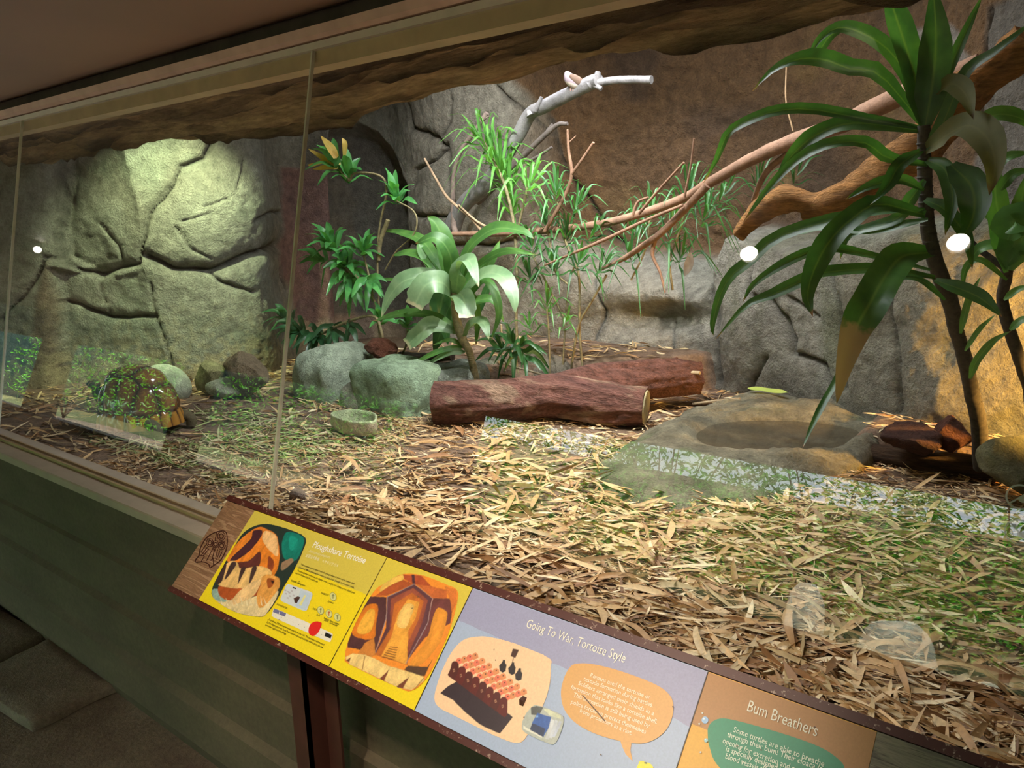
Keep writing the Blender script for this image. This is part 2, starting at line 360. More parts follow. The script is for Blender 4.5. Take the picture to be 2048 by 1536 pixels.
# glass panes (lean inwards at the top)
GB = np.array([0.075, 0.712]); GL = math.radians(12.3); GT = np.array([GB[0] + math.tan(GL) * 1.288, 2.00])
joints = [-3.615, -1.725]
xs = [X0, joints[0], joints[1], X1]
for k in range(3):
    mb = MB(); a, b = xs[k] + 0.003, xs[k + 1] - 0.003; th = 0.005
    V = [(a, GB[0], GB[1]), (b, GB[0], GB[1]), (b, GT[0], GT[1]), (a, GT[0], GT[1])]
    mb.add(V, [(0, 1, 2, 3)])
    struct(mb.build('window_%d' % (k + 1), M['glass'], smooth=False))
for k, x in enumerate(joints):
    mb = MB(); mb.obox((x - 0.003, GB[0] - 0.004, GB[1]), (0.006, 0, 0), (0, 0.010, 0), (0, GT[0] - GB[0], GT[1] - GB[1]))
    struct(mb.build('trim_%d' % (4 + k), M['glassedge'], smooth=False))
# head frame: tan channel, moulding bands, painted gap shade, ceiling
mb = MB(); extrude(mb, [(0.362, 1.953), (0.362, 1.992), (0.42, 1.992), (0.42, 1.953)], X0, X1); struct(mb.build('trim_6', M['trimtan'], smooth=False))
mb = MB(); extrude(mb, [(0.345, 1.992), (0.340, 2.008), (0.352, 2.012), (0.42, 2.012), (0.42, 1.992)], X0, X1); struct(mb.build('trim_7', M['trim'], smooth=False))
mb = MB(); extrude(mb, [(0.335, 2.012), (0.325, 2.020), (0.318, 2.040), (0.42, 2.040), (0.42, 2.012)], X0, X1); struct(mb.build('trim_8', M['trimpink'], smooth=False))
CZ = 2.075
mb = MB(); extrude(mb, [(0.39, 2.040), (0.39, CZ + 0.03), (0.46, CZ + 0.03), (0.46, 2.040)], X0, X1); struct(mb.build('trim_9', M['gapshade'], smooth=False))
# ceiling of the visitor side, front edge rounded like the photo's soft bulkhead
mb = MB(); extrude(mb, [(-4.3, CZ), (0.28, CZ), (0.33, CZ + 0.004), (0.37, CZ + 0.015), (0.40, CZ + 0.03), (0.62, CZ + 0.03), (0.62, CZ + 0.16), (-4.3, CZ + 0.16)], X0, X1); struct(mb.build('ceiling', M['ceiling'], smooth=False))
# paving of the visitor side
def slab_mat():
    n = NT('worn stone paving'); f = n.noise(4, 6, 0.7); g = n.noise(70, 4, 0.7)
    x = n.ramp(f, [(0.3, (0.13, 0.085, 0.06)), (0.55, (0.20, 0.15, 0.10)), (0.75, (0.26, 0.21, 0.15))])
    n.base(n.mix(1.0, x, n.ramp(g, [(0.3, (0.7,) * 3), (0.7, (1.2,) * 3)]), 'MULTIPLY')); n.bump(n.math('ADD', f, g), 0.5, 0.01); n.set(Roughness=0.7); return n.m
M['slab'] = slab_mat()
mb = MB(); g = 60
xs_ = np.linspace(X0, X1, 200); ys_ = np.linspace(-9.5, 0.02, 90)
XX, YY = np.meshgrid(xs_, ys_, indexing='ij'); q = np.stack([XX.ravel(), YY.ravel(), 0 * XX.ravel()], 1)
Z = -0.004 + 0.006 * fbm(q * 1.7, 4, 3)
mb.add(np.stack([q[:, 0], q[:, 1], Z], 1), [(i * 90 + j, (i + 1) * 90 + j, (i + 1) * 90 + j + 1, i * 90 + j + 1) for i in range(199) for j in range(89)])
struct(mb.build('floor', M['slab']))
def slab(poly, z0, z1, seed, label):
    """one irregular paving stone with a worn edge"""
    pts = np.array(poly, float); n = 16; out = []
    for a, b in zip(pts, np.roll(pts, -1, 0)):
        for k in range(n): out.append(a + (b - a) * k / n)
    out = np.array(out); c = out.mean(0); q = np.c_[out * 9, np.zeros(len(out))]
    out = out + (out - c) / np.linalg.norm(out - c, axis=1)[:, None] * (0.012 * fbm(q, 3, seed))[:, None]
    k = len(out); rings = [(1.0, z0), (1.0, z1 - 0.012), (0.985, z1 - 0.003), (0.965, z1), (0.6, z1 + 0.001), (0.25, z1)]
    V = np.vstack([np.c_[c + (out - c) * s, np.full(k, z)] for s, z in rings] + [[(*c, z1)]])
    F = [(r * k + j, r * k + (j + 1) % k, (r + 1) * k + (j + 1) % k, (r + 1) * k + j) for r in range(5) for j in range(k)]
    F += [(5 * k + j, 5 * k + (j + 1) % k, 6 * k) for j in range(k)]
    m = MB(); m.add(V, F); o = m.build('paving_slab', M['slab'], loc=(c[0], c[1], z0)); tag(o, label, 'paving slab', 'stone slabs along the dado'); return o
sl = [PZ(u, v, 0.03)[:2] for u, v in ((100, 1277), (238, 1364), (62, 1449), (-70, 1357))]
slab(sl, 0.0, 0.035, 4, 'square stone slab with pale chipped edge lying beside the dado')
sl = [PZ(u, v, 0.03)[:2] for u, v in ((-45, 1193), (92, 1266), (-75, 1345), (-260, 1250))]
slab(sl, 0.0, 0.03, 8, 'dark greenish stone slab farthest left along the dado')

# far side of the visitor walk: low wall, pier and eaves board, open to the garden
mb = MB(); mb.box((X0, -4.30, 0.0), (X1, -4.0, 0.38)); struct(mb.build('wall_behind', M['plaster'], smooth=False))
mb = MB(); mb.box((X0, -4.30, 1.60), (X1, -4.0, CZ)); struct(mb.build('trim_10', M['plaster'], smooth=False))
for k, (a, b) in enumerate(((-5.25, -4.60), (-9.5, -9.1), (-14.0, -13.3), (0.1, 0.9))):
    mb = MB(); mb.box((a, -4.28, 0.38), (b, -4.02, 1.60)); struct(mb.build('trim_%d' % (11 + k), M['plaster'], smooth=False))
mb = MB(); mb.box((X1, -4.3, 0), (X1 + 0.1, 4.6, 3.0)); struct(mb.build('wall_right', M['plaster'], smooth=False))
# roof over the enclosure and its far left end
mb = MB(); mb.box((X0, 0.62, 3.0), (X1, 4.8, 3.1)); struct(mb.build('ceiling_2', M['plaster'], smooth=False))
mb = MB(); mb.box((X0, 0.62, CZ + 0.16), (X1, 0.70, 3.0)); struct(mb.build('wall_over_glass', M['plaster'], smooth=False))
# garden ground beyond the low wall
mb = MB(); mb.box((-30, -24, -0.3), (12, -4.3, -0.02), c=np.array([0.10, 0.12, 0.05])); struct(mb.build('ground', M['soil'], smooth=False))
# ------------------------------------------------------------------ rock walls of the enclosure
RT = Rm.T
def project(V):
    c = (V - EYE) @ Rm; z = -c[:, 2]; z = np.where(z > 0.05, z, 0.05)
    return np.stack([1024 + FPX * c[:, 0] / z, 768 - FPX * c[:, 1] / z], 1)
def inpoly(P, poly):
    poly = np.array(poly, float); x, y = P[:, 0], P[:, 1]; r = np.zeros(len(P), bool)
    for (x1, y1), (x2, y2) in zip(poly, np.roll(poly, -1, 0)):
        c = ((y1 > y) != (y2 > y)) & (x < (x2 - x1) * (y - y1) / (y2 - y1 + 1e-12) + x1); r ^= c
    return r
def softpoly(P, poly, w=12):
    d = polydist(P, list(poly) + [poly[0]]); s = inpoly(P, poly)
    return np.clip(0.5 + np.where(s, d, -d) / (2 * w), 0, 1)
nodes = [(-9.0, 0.45), (-7.0, 0.62), (-5.75, 0.72), tuple(PY(85, 700, 0.92)[:2]), (-4.95, 1.22), tuple(PY(430, 700, 1.62)[:2]), tuple(PY(545, 700, 1.98)[:2]),
         tuple(PY(568, 650, 2.35)[:2]), tuple(PY(600, 650, 2.62)[:2]), tuple(PY(690, 650, 2.78)[:2]), tuple(PY(712, 650, 3.25)[:2]), tuple(PY(800, 650, 3.40)[:2]),
         tuple(PY(835, 600, 3.15)[:2]), tuple(PY(900, 600, 3.02)[:2]), tuple(PY(1050, 600, 3.05)[:2]), tuple(PY(1200, 600, 3.15)[:2]), tuple(PY(1400, 600, 3.12)[:2]),
         tuple(PY(1560, 650, 2.95)[:2]), tuple(PY(1690, 650, 2.62)[:2]), tuple(PY(1800, 700, 2.42)[:2]), tuple(PY(2040, 750, 2.30)[:2]), (0.9, 2.25), (3.2, 2.2)]
nodes = np.array(nodes, float)
seglen = np.r_[0, np.cumsum(np.linalg.norm(np.diff(nodes, axis=0), axis=1))]
def basecurve(s):
    P = np.stack([np.interp(s, seglen, nodes[:, 0]), np.interp(s, seglen, nodes[:, 1])], 1)
    return P
ns, nz = 1150, 330
sv = np.linspace(0, seglen[-1], 4000); BC = basecurve(sv)
k = np.ones(90) / 90; pad = 45
BCs = np.stack([np.convolve(np.pad(BC[:, i], pad, mode='edge'), k, 'same')[pad:-pad] for i in (0, 1)], 1)
S0 = np.linspace(0, len(sv) - 1, ns)
# denser where the camera looks
dens = np.interp(np.arange(len(sv)), [0, 900, 1400, 3400, 3999], [0.25, 0.5, 1.2, 1.2, 0.4]); cd = np.cumsum(dens); cd = (cd - cd[0]) / (cd[-1] - cd[0])
S0 = np.interp(np.linspace(0, 1, ns), cd, np.arange(len(sv)))
BX = np.interp(S0, np.arange(len(sv)), BCs[:, 0]); BY = np.interp(S0, np.arange(len(sv)), BCs[:, 1])
TX = np.gradient(BX); TY = np.gradient(BY); L = np.hypot(TX, TY); NX, NY = TY / L, -TX / L       # towards the room
ZZ = np.linspace(0.40, 3.0, nz)
V0 = np.stack([np.repeat(BX, nz), np.repeat(BY, nz), np.tile(ZZ, ns)], 1); NN = np.stack([np.repeat(NX, nz), np.repeat(NY, nz), np.zeros(ns * nz)], 1)
px = project(V0); depth = -((V0 - EYE) @ Rm)[:, 2]; pm = depth / FPX                    # metres per pixel
wig = np.stack([fbm(V0 * 5, 3, 31), fbm(V0 * 5, 3, 47)], 1) * 9
pw = px + wig
cracks = [(0.055, [(100, 300), (112, 400), (104, 470), (112, 520), (150, 545), (190, 553), (240, 535), (275, 530), (293, 480), (303, 430), (320, 405), (345, 375), (362, 330), (385, 322), (408, 318), (425, 290), (430, 240)]),
          (0.085, [(297, 512), (342, 537), (417, 540), (478, 516), (512, 501), (560, 489)]),
          (0.045, [(112, 520), (92, 513), (70, 555), (37, 597), (0, 640)]),
          (0.040, [(105, 605), (140, 612), (185, 630), (212, 640), (260, 635), (312, 632)]),
          (0.022, [(300, 530), (302, 590), (315, 640), (345, 720), (350, 790)]),
          (0.030, [(417, 540), (440, 562), (470, 572), (512, 582)]),
          (0.012, [(352, 455), (385, 490), (425, 515)]), (0.010, [(365, 445), (412, 425)]), (0.010, [(405, 412), (452, 397)]),
          (0.010, [(190, 560), (200, 600), (212, 640)]), (0.010, [(240, 535), (235, 490), (190, 440)]),
          (0.030, [(505, 440), (540, 425), (560, 420)]), (0.010, [(470, 380), (490, 320)]),
          (0.05, [(802, 200), (814, 253), (858, 276), (878, 297), (858, 320), (825, 338), (821, 370)]),
          (0.05, [(878, 291), (887, 338), (902, 414), (887, 431), (837, 428)]),
          (0.03, [(869, 276), (890, 240), (900, 200)]), (0.03, [(560, 330), (565, 400), (562, 500), (580, 640)]),
          (0.05, [(1060, 230), (1075, 330), (1130, 400), (1165, 470), (1200, 500)]), (0.04, [(990, 170), (1030, 215), (1060, 260)]),
          (0.05, [(800, 470), (850, 500), (960, 490), (1060, 480)]),
          (0.07, [(1407, 520), (1420, 595), (1426, 654), (1440, 760)]),
          (0.04, [(1543, 592), (1569, 634), (1582, 680), (1582, 709), (1640, 730), (1660, 780)]), (0.02, [(1582, 595), (1628, 634)]),
          (0.03, [(1500, 500), (1510, 590), (1543, 600)]), (0.03, [(1540, 710), (1515, 760), (1505, 800)]),
          (0.05, [(1640, 470), (1650, 540), (1670, 640), (1680, 780)]),
          (0.02, [(1260, 690), (1290, 720), (1270, 760)]), (0.02, [(1180, 560), (1200, 620), (1190, 700)]), (0.015, [(1330, 650), (1350, 700)]),
          (0.03, [(1784, 500), (1774, 628), (1787, 725), (1787, 830)]), (0.03, [(1900, 0), (1880, 120), (1870, 300)]),
          (0.03, [(1640, 60), (1640, 150), (1700, 235), (1790, 250)])]
disp = 0.05 * fbm(V0 * 1.3, 3, 2) + 0.030 * fbm(V0 * 4, 4, 5) + 0.010 * fbm(V0 * 16, 4, 9, 0.7)
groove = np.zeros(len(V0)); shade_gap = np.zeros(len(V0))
for w_, pl in cracks:
    near = (px[:, 0] > min(a for a, b in pl) - 90) & (px[:, 0] < max(a for a, b in pl) + 90)
    d = np.full(len(V0), 9.0); d[near] = polydist(pw[near], pl) * pm[near]
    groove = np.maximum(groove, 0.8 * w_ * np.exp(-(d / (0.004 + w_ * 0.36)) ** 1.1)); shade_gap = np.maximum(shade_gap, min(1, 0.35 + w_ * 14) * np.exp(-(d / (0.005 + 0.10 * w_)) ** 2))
disp -= groove * 1.15 + 0.022 * shade_gap
ridge = polydist(px, [(255, 285), (270, 340), (290, 400), (299, 480)]) * pm; disp += 0.075 * np.exp(-ridge / 0.12)
d = polydist(px, [(300, 540), (315, 640), (345, 720)]) * pm; disp += 0.03 * np.exp(-d / 0.12)
rxv = np.interp(px[:, 1], [285, 340, 400, 480], [255, 270, 290, 299]); mL = softpoly(px, [(112, 300), (255, 250), (299, 300), (303, 430), (293, 480), (275, 530), (190, 553), (112, 520), (104, 470)], 10)
disp -= mL * np.clip(rxv - px[:, 0], 0, 170) * 0.0011
rxv = np.interp(px[:, 1], [530, 590, 640, 720, 790], [300, 304, 315, 345, 352]); mL = softpoly(px, [(105, 540), (240, 548), (300, 535), (315, 640), (350, 790), (105, 790)], 8)
disp -= mL * np.clip(rxv - px[:, 0], 0, 200) * 0.0007
# the boulder over the long crack swells forward
disp += 0.10 * np.exp(-(((px[:, 0] - 430) / 120) ** 2 + ((px[:, 1] - 440) / 90) ** 2)) + 0.07 * np.exp(-(((px[:, 0] - 195) / 85) ** 2 + ((px[:, 1] - 450) / 90) ** 2))
# dark arch niche
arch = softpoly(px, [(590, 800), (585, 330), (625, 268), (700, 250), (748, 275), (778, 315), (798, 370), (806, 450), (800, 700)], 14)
disp -= 0.22 * arch * sstep(655, 680, px[:, 0])
# lower rock bench in the middle and right, brown earth bank set back above it
shelf = np.interp(px[:, 0], [1000, 1100, 1250, 1400, 1450, 1560, 1640, 1760, 2100], [1.50, 1.42, 1.38, 1.34, 1.50, 1.44, 1.50, 1.55, 1.6])
mright = sstep(1010, 1090, px[:, 0])
wide = np.interp(px[:, 0], [1000, 1180, 1400, 1450, 1600], [0.10, 0.32, 0.30, 0.10, 0.12])
up = np.clip((V0[:, 2] - (shelf - wide)) / wide, 0, 1); up = up * up * (3 - 2 * up)
back = mright * up * np.interp(px[:, 0], [1000, 1700, 2100], [0.45, 0.40, 0.10])
disp -= back
# hollow under the bench lip
disp -= 0.16 * np.exp(-(((px[:, 0] - 1300) / 110) ** 2 + ((px[:, 1] - 640) / 30) ** 2))
disp += 0.10 * np.exp(-(((px[:, 0] - 1500) / 60) ** 2 + ((px[:, 1] - 680) / 110) ** 2)) + 0.10 * np.exp(-(((px[:, 0] - 1260) / 90) ** 2 + ((px[:, 1] - 720) / 30) ** 2))
brownm = np.clip(mright * sstep(0.75, 1.0, up) + 0 * up, 0, 1)
brownm = np.maximum(brownm, softpoly(pw, [(1000, 120), (1060, 230), (1075, 330), (1130, 400), (1165, 470), (1400, 460), (1700, 440), (2100, 420), (2100, -400), (1000, -400)], 8) * 0.999)
disp += brownm * (0.030 * fbm(V0 * 11, 4, 77) + 0.012 * fbm(V0 * np.array([40, 40, 18]), 3, 78))
# colour regions of the painted concrete
C = np.tile(np.array([0.30, 0.29, 0.235]), (len(V0), 1))
def blend(C, m, col): return C * (1 - m[:, None]) + np.asarray(col) * m[:, None]
big = 0.5 + 0.5 * fbm(V0 * 2.2, 4, 12)
C = blend(C, sstep(0.5, 0.75, big) * 0.7, (0.22, 0.20, 0.15)); C = blend(C, sstep(0.5, 0.75, 0.5 + 0.5 * fbm(V0 * 3.1, 4, 15)) * 0.5, (0.24, 0.27, 0.20))
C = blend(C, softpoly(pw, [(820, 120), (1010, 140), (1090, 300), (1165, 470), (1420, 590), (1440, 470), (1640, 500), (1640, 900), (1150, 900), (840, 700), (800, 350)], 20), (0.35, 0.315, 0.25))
C = blend(C, softpoly(pw, [(565, 334), (640, 336), (668, 350), (678, 420), (668, 520), (690, 600), (730, 660), (640, 670), (590, 640), (568, 540)], 3), (0.25, 0.145, 0.125))
C = blend(C, arch * (1 - softpoly(pw, [(565, 334), (640, 336), (668, 350), (678, 420), (668, 520), (690, 600), (730, 660), (640, 670), (590, 640), (568, 540)], 3)) * 0.75, (0.13, 0.12, 0.10))  # shade inside the arch niche painted into the rock colour
C = blend(C, softpoly(pw, [(72, 600), (96, 520), (105, 600), (108, 700), (120, 790), (60, 790)], 5) * 0.8, (0.20, 0.135, 0.09))
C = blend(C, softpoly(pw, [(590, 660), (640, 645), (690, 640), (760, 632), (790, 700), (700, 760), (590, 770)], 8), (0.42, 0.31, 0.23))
C = blend(C, brownm, (0.175, 0.098, 0.046)); C = blend(C, brownm * sstep(0.0, 0.5, fbm(V0 * 2.4, 4, 21)) * 0.8, (0.11, 0.070, 0.045)); C = blend(C, brownm * sstep(0.15, 0.5, fbm(V0 * 3, 3, 23)) * 0.6, (0.25, 0.155, 0.06))
C = blend(C, brownm * sstep(0.25, 0.6, fbm(V0 * 3.4, 4, 61)) * sstep(0.5, -0.3, V0[:, 2] - 1.6) * 0.6, (0.30, 0.22, 0.16))
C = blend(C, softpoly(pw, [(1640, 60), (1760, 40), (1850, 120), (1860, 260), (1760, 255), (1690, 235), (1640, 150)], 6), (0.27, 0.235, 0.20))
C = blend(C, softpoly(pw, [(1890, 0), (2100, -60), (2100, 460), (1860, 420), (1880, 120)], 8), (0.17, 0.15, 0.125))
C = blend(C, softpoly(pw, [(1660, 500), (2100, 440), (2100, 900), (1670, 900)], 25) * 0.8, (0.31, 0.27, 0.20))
splash = np.clip(1.35 * np.exp(-np.maximum(V0[:, 2] - 0.60, 0) / 0.20), 0, 1) * (px[:, 0] < 620) * sstep(-0.25, 0.35, fbm(V0 * 30, 3, 91) * 1.3 + 1.1 * np.exp(-np.maximum(V0[:, 2] - 0.6, 0) / 0.22) - 0.40)
C = blend(C, np.clip(splash, 0, 1) * 0.85, (0.50, 0.41, 0.24))
base_dark = sstep(0.80, 0.62, V0[:, 2]) * (px[:, 0] > 1000); C = blend(C, base_dark * 0.55, (0.13, 0.115, 0.08))  # right of the middle the wall colour darkens towards its base
moss = sstep(0.05, 0.5, fbm(V0 * np.array([6, 6, 2.0]), 4, 101)) * (px[:, 0] > 1400) * (1 - brownm); C = blend(C, moss * 0.5, (0.20, 0.20, 0.10))
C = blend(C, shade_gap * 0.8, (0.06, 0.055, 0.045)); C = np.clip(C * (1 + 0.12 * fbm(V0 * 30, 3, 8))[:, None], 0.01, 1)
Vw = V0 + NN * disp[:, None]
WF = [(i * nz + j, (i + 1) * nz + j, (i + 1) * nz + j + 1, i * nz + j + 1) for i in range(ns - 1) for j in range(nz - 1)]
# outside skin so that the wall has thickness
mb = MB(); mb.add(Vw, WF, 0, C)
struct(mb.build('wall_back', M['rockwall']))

# layered rock lintel running behind the head frame
nx, nt = 640, 150
xs_ = np.linspace(-8.5, 2.6, nx); pf = np.array([(0.400, 2.03), (0.43, 1.965), (0.60, 1.975), (0.74, 1.985), (0.86, 1.965), (0.97, 1.945), (1.03, 1.955), (1.06, 2.05), (1.08, 2.4)])
tt = np.linspace(0, len(pf) - 1, nt); PYY = np.interp(tt, range(len(pf)), pf[:, 0]); PZZ = np.interp(tt, range(len(pf)), pf[:, 1])
Vb = np.stack([np.repeat(xs_, nt), np.tile(PYY, nx), np.tile(PZZ, nx)], 1)
dn = 0.030 * fbm(Vb * np.array([1.4, 14, 14]), 4, 55) + 0.020 * fbm(Vb * np.array([5, 30, 30]), 3, 56)
lay = np.abs(((Vb[:, 1] + 0.02 * fbm(Vb * np.array([1.2, 6, 6]), 3, 57)) * 17) % 1 - 0.5) * 2
lay = np.maximum(lay * sstep(-0.4, 0.2, fbm(Vb * np.array([1.1, 9, 9]), 3, 63)), 0)
ed = sstep(0.45, 0.6, Vb[:, 1])
low = 0.028 * fbm(np.c_[Vb[:, 0] * 1.7, 0 * Vb[:, 0], 0 * Vb[:, 0]], 3, 58)
Vb[:, 2] -= ed * (1.5 * dn + 0.055 * lay ** 7 + low - 0.022 - 0.035 * sstep(-2.0, -1.2, Vb[:, 0]))
Vb[:, 1] += ed * 0.03 * fbm(Vb * np.array([2, 8, 8]), 3, 59)
Cb = np.tile(np.array([0.46, 0.32, 0.17]), (len(Vb), 1))
Cb = blend(Cb, sstep(0, 0.4, fbm(Vb * np.array([1.5, 22, 22]), 4, 60)), (0.22, 0.145, 0.085)); Cb = blend(Cb, sstep(0.1, 0.5, fbm(Vb * np.array([2.5, 26, 26]), 4, 62)), (0.50, 0.32, 0.17))
Cb = blend(Cb, lay ** 6 * 0.85, (0.06, 0.04, 0.028))
mb = MB(); mb.add(Vb, [(i * nt + j, (i + 1) * nt + j, (i + 1) * nt + j + 1, i * nt + j + 1) for i in range(nx - 1) for j in range(nt - 1)], 0, Cb)
struct(mb.build('wall_lintel', M['strata']))

# ------------------------------------------------------------------ enclosure ground
RA = PZ(1745, 905, 0.60); RB = PZ(2080, 955, 0.60)
def ground_z(x, y):
    x = np.asarray(x, float); y = np.asarray(y, float); q = np.stack([x, y, 0 * x], 1)
    z = FZ + 0.020 * fbm(q * 1.6, 3, 71) + 0.008 * fbm(q * 8, 3, 72)
    # planting bed behind the boulders
    fy = np.interp(x, [-4.2, -3.7, -2.7, -2.3, -1.9, -1.6], [2.3, 1.85, 1.95, 2.42, 2.75, 3.3])
    z = z + 0.20 * sstep(0, 0.14, y - fy) * sstep(-3.75, -3.45, x)
    # raised bed at the right end
    yr = RA[1] + (x - RA[0]) * (RB[1] - RA[1]) / (RB[0] - RA[0])
    z = z + 0.12 * sstep(0.0, 0.05, y - yr) * sstep(-0.83, -0.72, x)
    z = z + 0.05 * sstep(0.75, 0.2, y) * sstep(-1.2, 0.4, x)
    return z
def gz(x, y): return float(ground_z(np.array([x]), np.array([y]))[0])
gx, gy = 620, 240
XX, YY = np.meshgrid(np.linspace(-9, 3.2, gx), np.linspace(0.30, 3.9, gy), indexing='ij')
Zg = ground_z(XX.ravel(), YY.ravel()); Vg = np.stack([XX.ravel(), YY.ravel(), Zg], 1)
Cg = np.tile(np.array([0.23, 0.15, 0.10]), (len(Vg), 1)); Cg = blend(Cg, sstep(-0.1, 0.5, fbm(Vg * 3, 4, 81)) * 0.7, (0.14, 0.095, 0.06))
Cg = blend(Cg, sstep(0, 0.6, fbm(Vg * 2, 3, 82)) * 0.5, (0.34, 0.24, 0.16))
mb = MB(); mb.add(Vg, [(i * gy + j, (i + 1) * gy + j, (i + 1) * gy + j + 1, i * gy + j + 1) for i in range(gx - 1) for j in range(gy - 1)], 0, Cg)
struct(mb.build('floor_enclosure', M['soil']))
# timber kerb of the right bed
a = RA - (RB - RA) / np.linalg.norm(RB - RA) * 0.02; b = RB + (RB - RA) * 0.9
mb = MB(); kk = spline([(a[0], a[1] - 0.02, 0.60), ((a[0] + b[0]) / 2, (a[1] + b[1]) / 2 - 0.02, 0.605), (b[0], b[1] - 0.02, 0.60)], 30)
tube(mb, kk, [0.046, 0.05, 0.046], 16, 60, 0.16, 0, np.array([0.10, 0.055, 0.03]), 5)
o = mb.build('timber_kerb', M['bark'], loc=tuple(kk[0])); tag(o, 'dark brown log kerb holding back the bed at right', 'log')
def DP(u, v, y): return float(np.linalg.norm(PY(u, v, y) - EYE)) / FPX       # metres per pixel there
VIEW = lambda p: (EYE - np.asarray(p)) / np.linalg.norm(EYE - np.asarray(p))
def px3(pts, ys):
    """pixel polyline + depths -> world polyline"""
    t = np.linspace(0, 1, len(pts)); yy = np.interp(t, np.linspace(0, 1, len(ys)), ys)
    return np.array([PY(u, v, y) for (u, v), y in zip(pts, yy)])
# ------------------------------------------------------------------ boulders and stones
def boulder(name, u, v, y, wpx, hpx, dep, seed, label, cat='boulder', mat='boulder', colr=(0.30, 0.31, 0.25), group=None, sink=0.25, **kw):
    c = PY(u, v, y); s = DP(u, v, y); mb = MB(); V = rock(mb, c, (wpx * s / 2, dep / 2, hpx * s / 2), seed, **kw)
    q = V; n1 = fbm(q * 7, 4, seed + 40)
    Cc = np.tile(np.array(colr, float), (len(V), 1)); Cc = blend(Cc, sstep(0, 0.5, n1), np.array(colr) * 0.7); Cc = blend(Cc, sstep(0.1, 0.6, -n1) * 0.6, np.minimum(np.array(colr) * 1.45, 1))
    mb.c[0] = Cc; o = mb.build(name, M[mat], loc=(c[0], c[1], V[:, 2].min())); return tag(o, label, cat, group)
BG = 'boulders edging the planting bed'
boulder('boulder', 674, 786, 1.80, 122, 196, 0.42, 3, 'pale green boulder at the left end of the planting bed edge', colr=(0.46, 0.53, 0.40), group=BG, flat=0.9, facets=3, cut=(0.95, 1.1), box=4.0, amp=0.16, sub=5)
boulder('boulder', 798, 796, 1.76, 176, 156, 0.36, 14, 'wide green boulder right behind the stone water dish', colr=(0.38, 0.50, 0.33), group=BG, flat=0.9, facets=3, cut=(0.95, 1.1), box=4.5, amp=0.16, sub=5)
boulder('boulder', 722, 815, 1.68, 66, 105, 0.20, 8, 'narrow speckled grey boulder wedged between two greener ones', colr=(0.45, 0.44, 0.37), group=BG, flat=0.9, facets=3, box=3.5, amp=0.12)
boulder('boulder', 902, 778, 1.98, 140, 115, 0.36, 21, 'grey wet-topped boulder behind the left end of the red log', mat='wetrock', colr=(0.24, 0.26, 0.22), group=BG, facets=3, box=3.5, amp=0.14)
boulder('boulder', 990, 756, 2.25, 120, 84, 0.3, 25, 'low mossy boulder behind the middle of the red log', colr=(0.26, 0.25, 0.17), group=BG)
boulder('boulder', 1078, 748, 2.45, 160, 100, 0.3, 29, 'low brown boulder below the thin upright stems', colr=(0.25, 0.21, 0.16), group=BG)
boulder('stone', 332, 770, 1.24, 132, 76, 0.22, 33, 'smooth pale oval stone right behind the tortoise', 'stone', colr=(0.62, 0.66, 0.50), facets=3, tilt=0.0, amp=0.06, freq=1.0)
boulder('stone', 452, 774, 1.42, 98, 40, 0.2, 37, 'low pale stone in front of the layered block', 'stone', colr=(0.56, 0.58, 0.42), facets=5)
boulder('stone_block', 422, 757, 1.40, 100, 90, 0.16, 43, 'green-faced layered stone block leaning by the wall', 'stone', colr=(0.36, 0.33, 0.17), facets=10, cut=(0.6, 0.8), sub=5)
boulder('stone_block', 490, 748, 1.46, 130, 84, 0.2, 48, 'brown layered stone block right of the green-faced one', 'stone', colr=(0.36, 0.27, 0.17), facets=10, cut=(0.6, 0.8), sub=5)
boulder('stone', 595, 993, 0.56, 32, 34, 0.06, 52, 'small brown stone lying in the litter by the pane joint', 'stone', colr=(0.26, 0.17, 0.12), facets=9, cut=(0.6, 0.85), sub=3)
boulder('lava_rock', 763, 699, 1.92, 78, 44, 0.14, 57, 'rough red-brown lava rock lying on top of the green boulders', 'rock', colr=(0.24, 0.085, 0.055), amp=0.22, freq=5)
boulder('lava_rock', 1828, 878, 2.04, 110, 62, 0.18, 58, 'dark red-brown rock chunk left in the right bed', 'rock', colr=(0.085, 0.036, 0.026), amp=0.16, freq=3, facets=12, cut=(0.55, 0.8))
boulder('lava_rock', 1903, 870, 2.08, 82, 70, 0.14, 61, 'reddish rock chunk touching the dracaena trunk', 'rock', colr=(0.13, 0.045, 0.026), amp=0.16, freq=3, facets=12, cut=(0.55, 0.8))
boulder('boulder', 2030, 925, 1.92, 125, 120, 0.3, 66, 'mossy square boulder at the right edge of the enclosure', colr=(0.22, 0.20, 0.10), facets=12, cut=(0.6, 0.8))
boulder('boulder', 1540, 520, 2.95, 190, 90, 0.3, 69, 'grey boulder jutting from the rock wall under the rough log', colr=(0.28, 0.26, 0.22), facets=9) if False else None
# dark wood lying behind the lava rock
mb = MB(); P = px3([(800, 712), (850, 716), (905, 712)], [2.0, 2.05]); tube(mb, P, [0.03, 0.028], 10, 16, 0.25, 0, np.array([0.12, 0.09, 0.07]), 7)
tag(mb.build('driftwood', M['bark'], loc=tuple(P[0])), 'short dark driftwood piece lying right of the lava rock', 'driftwood')

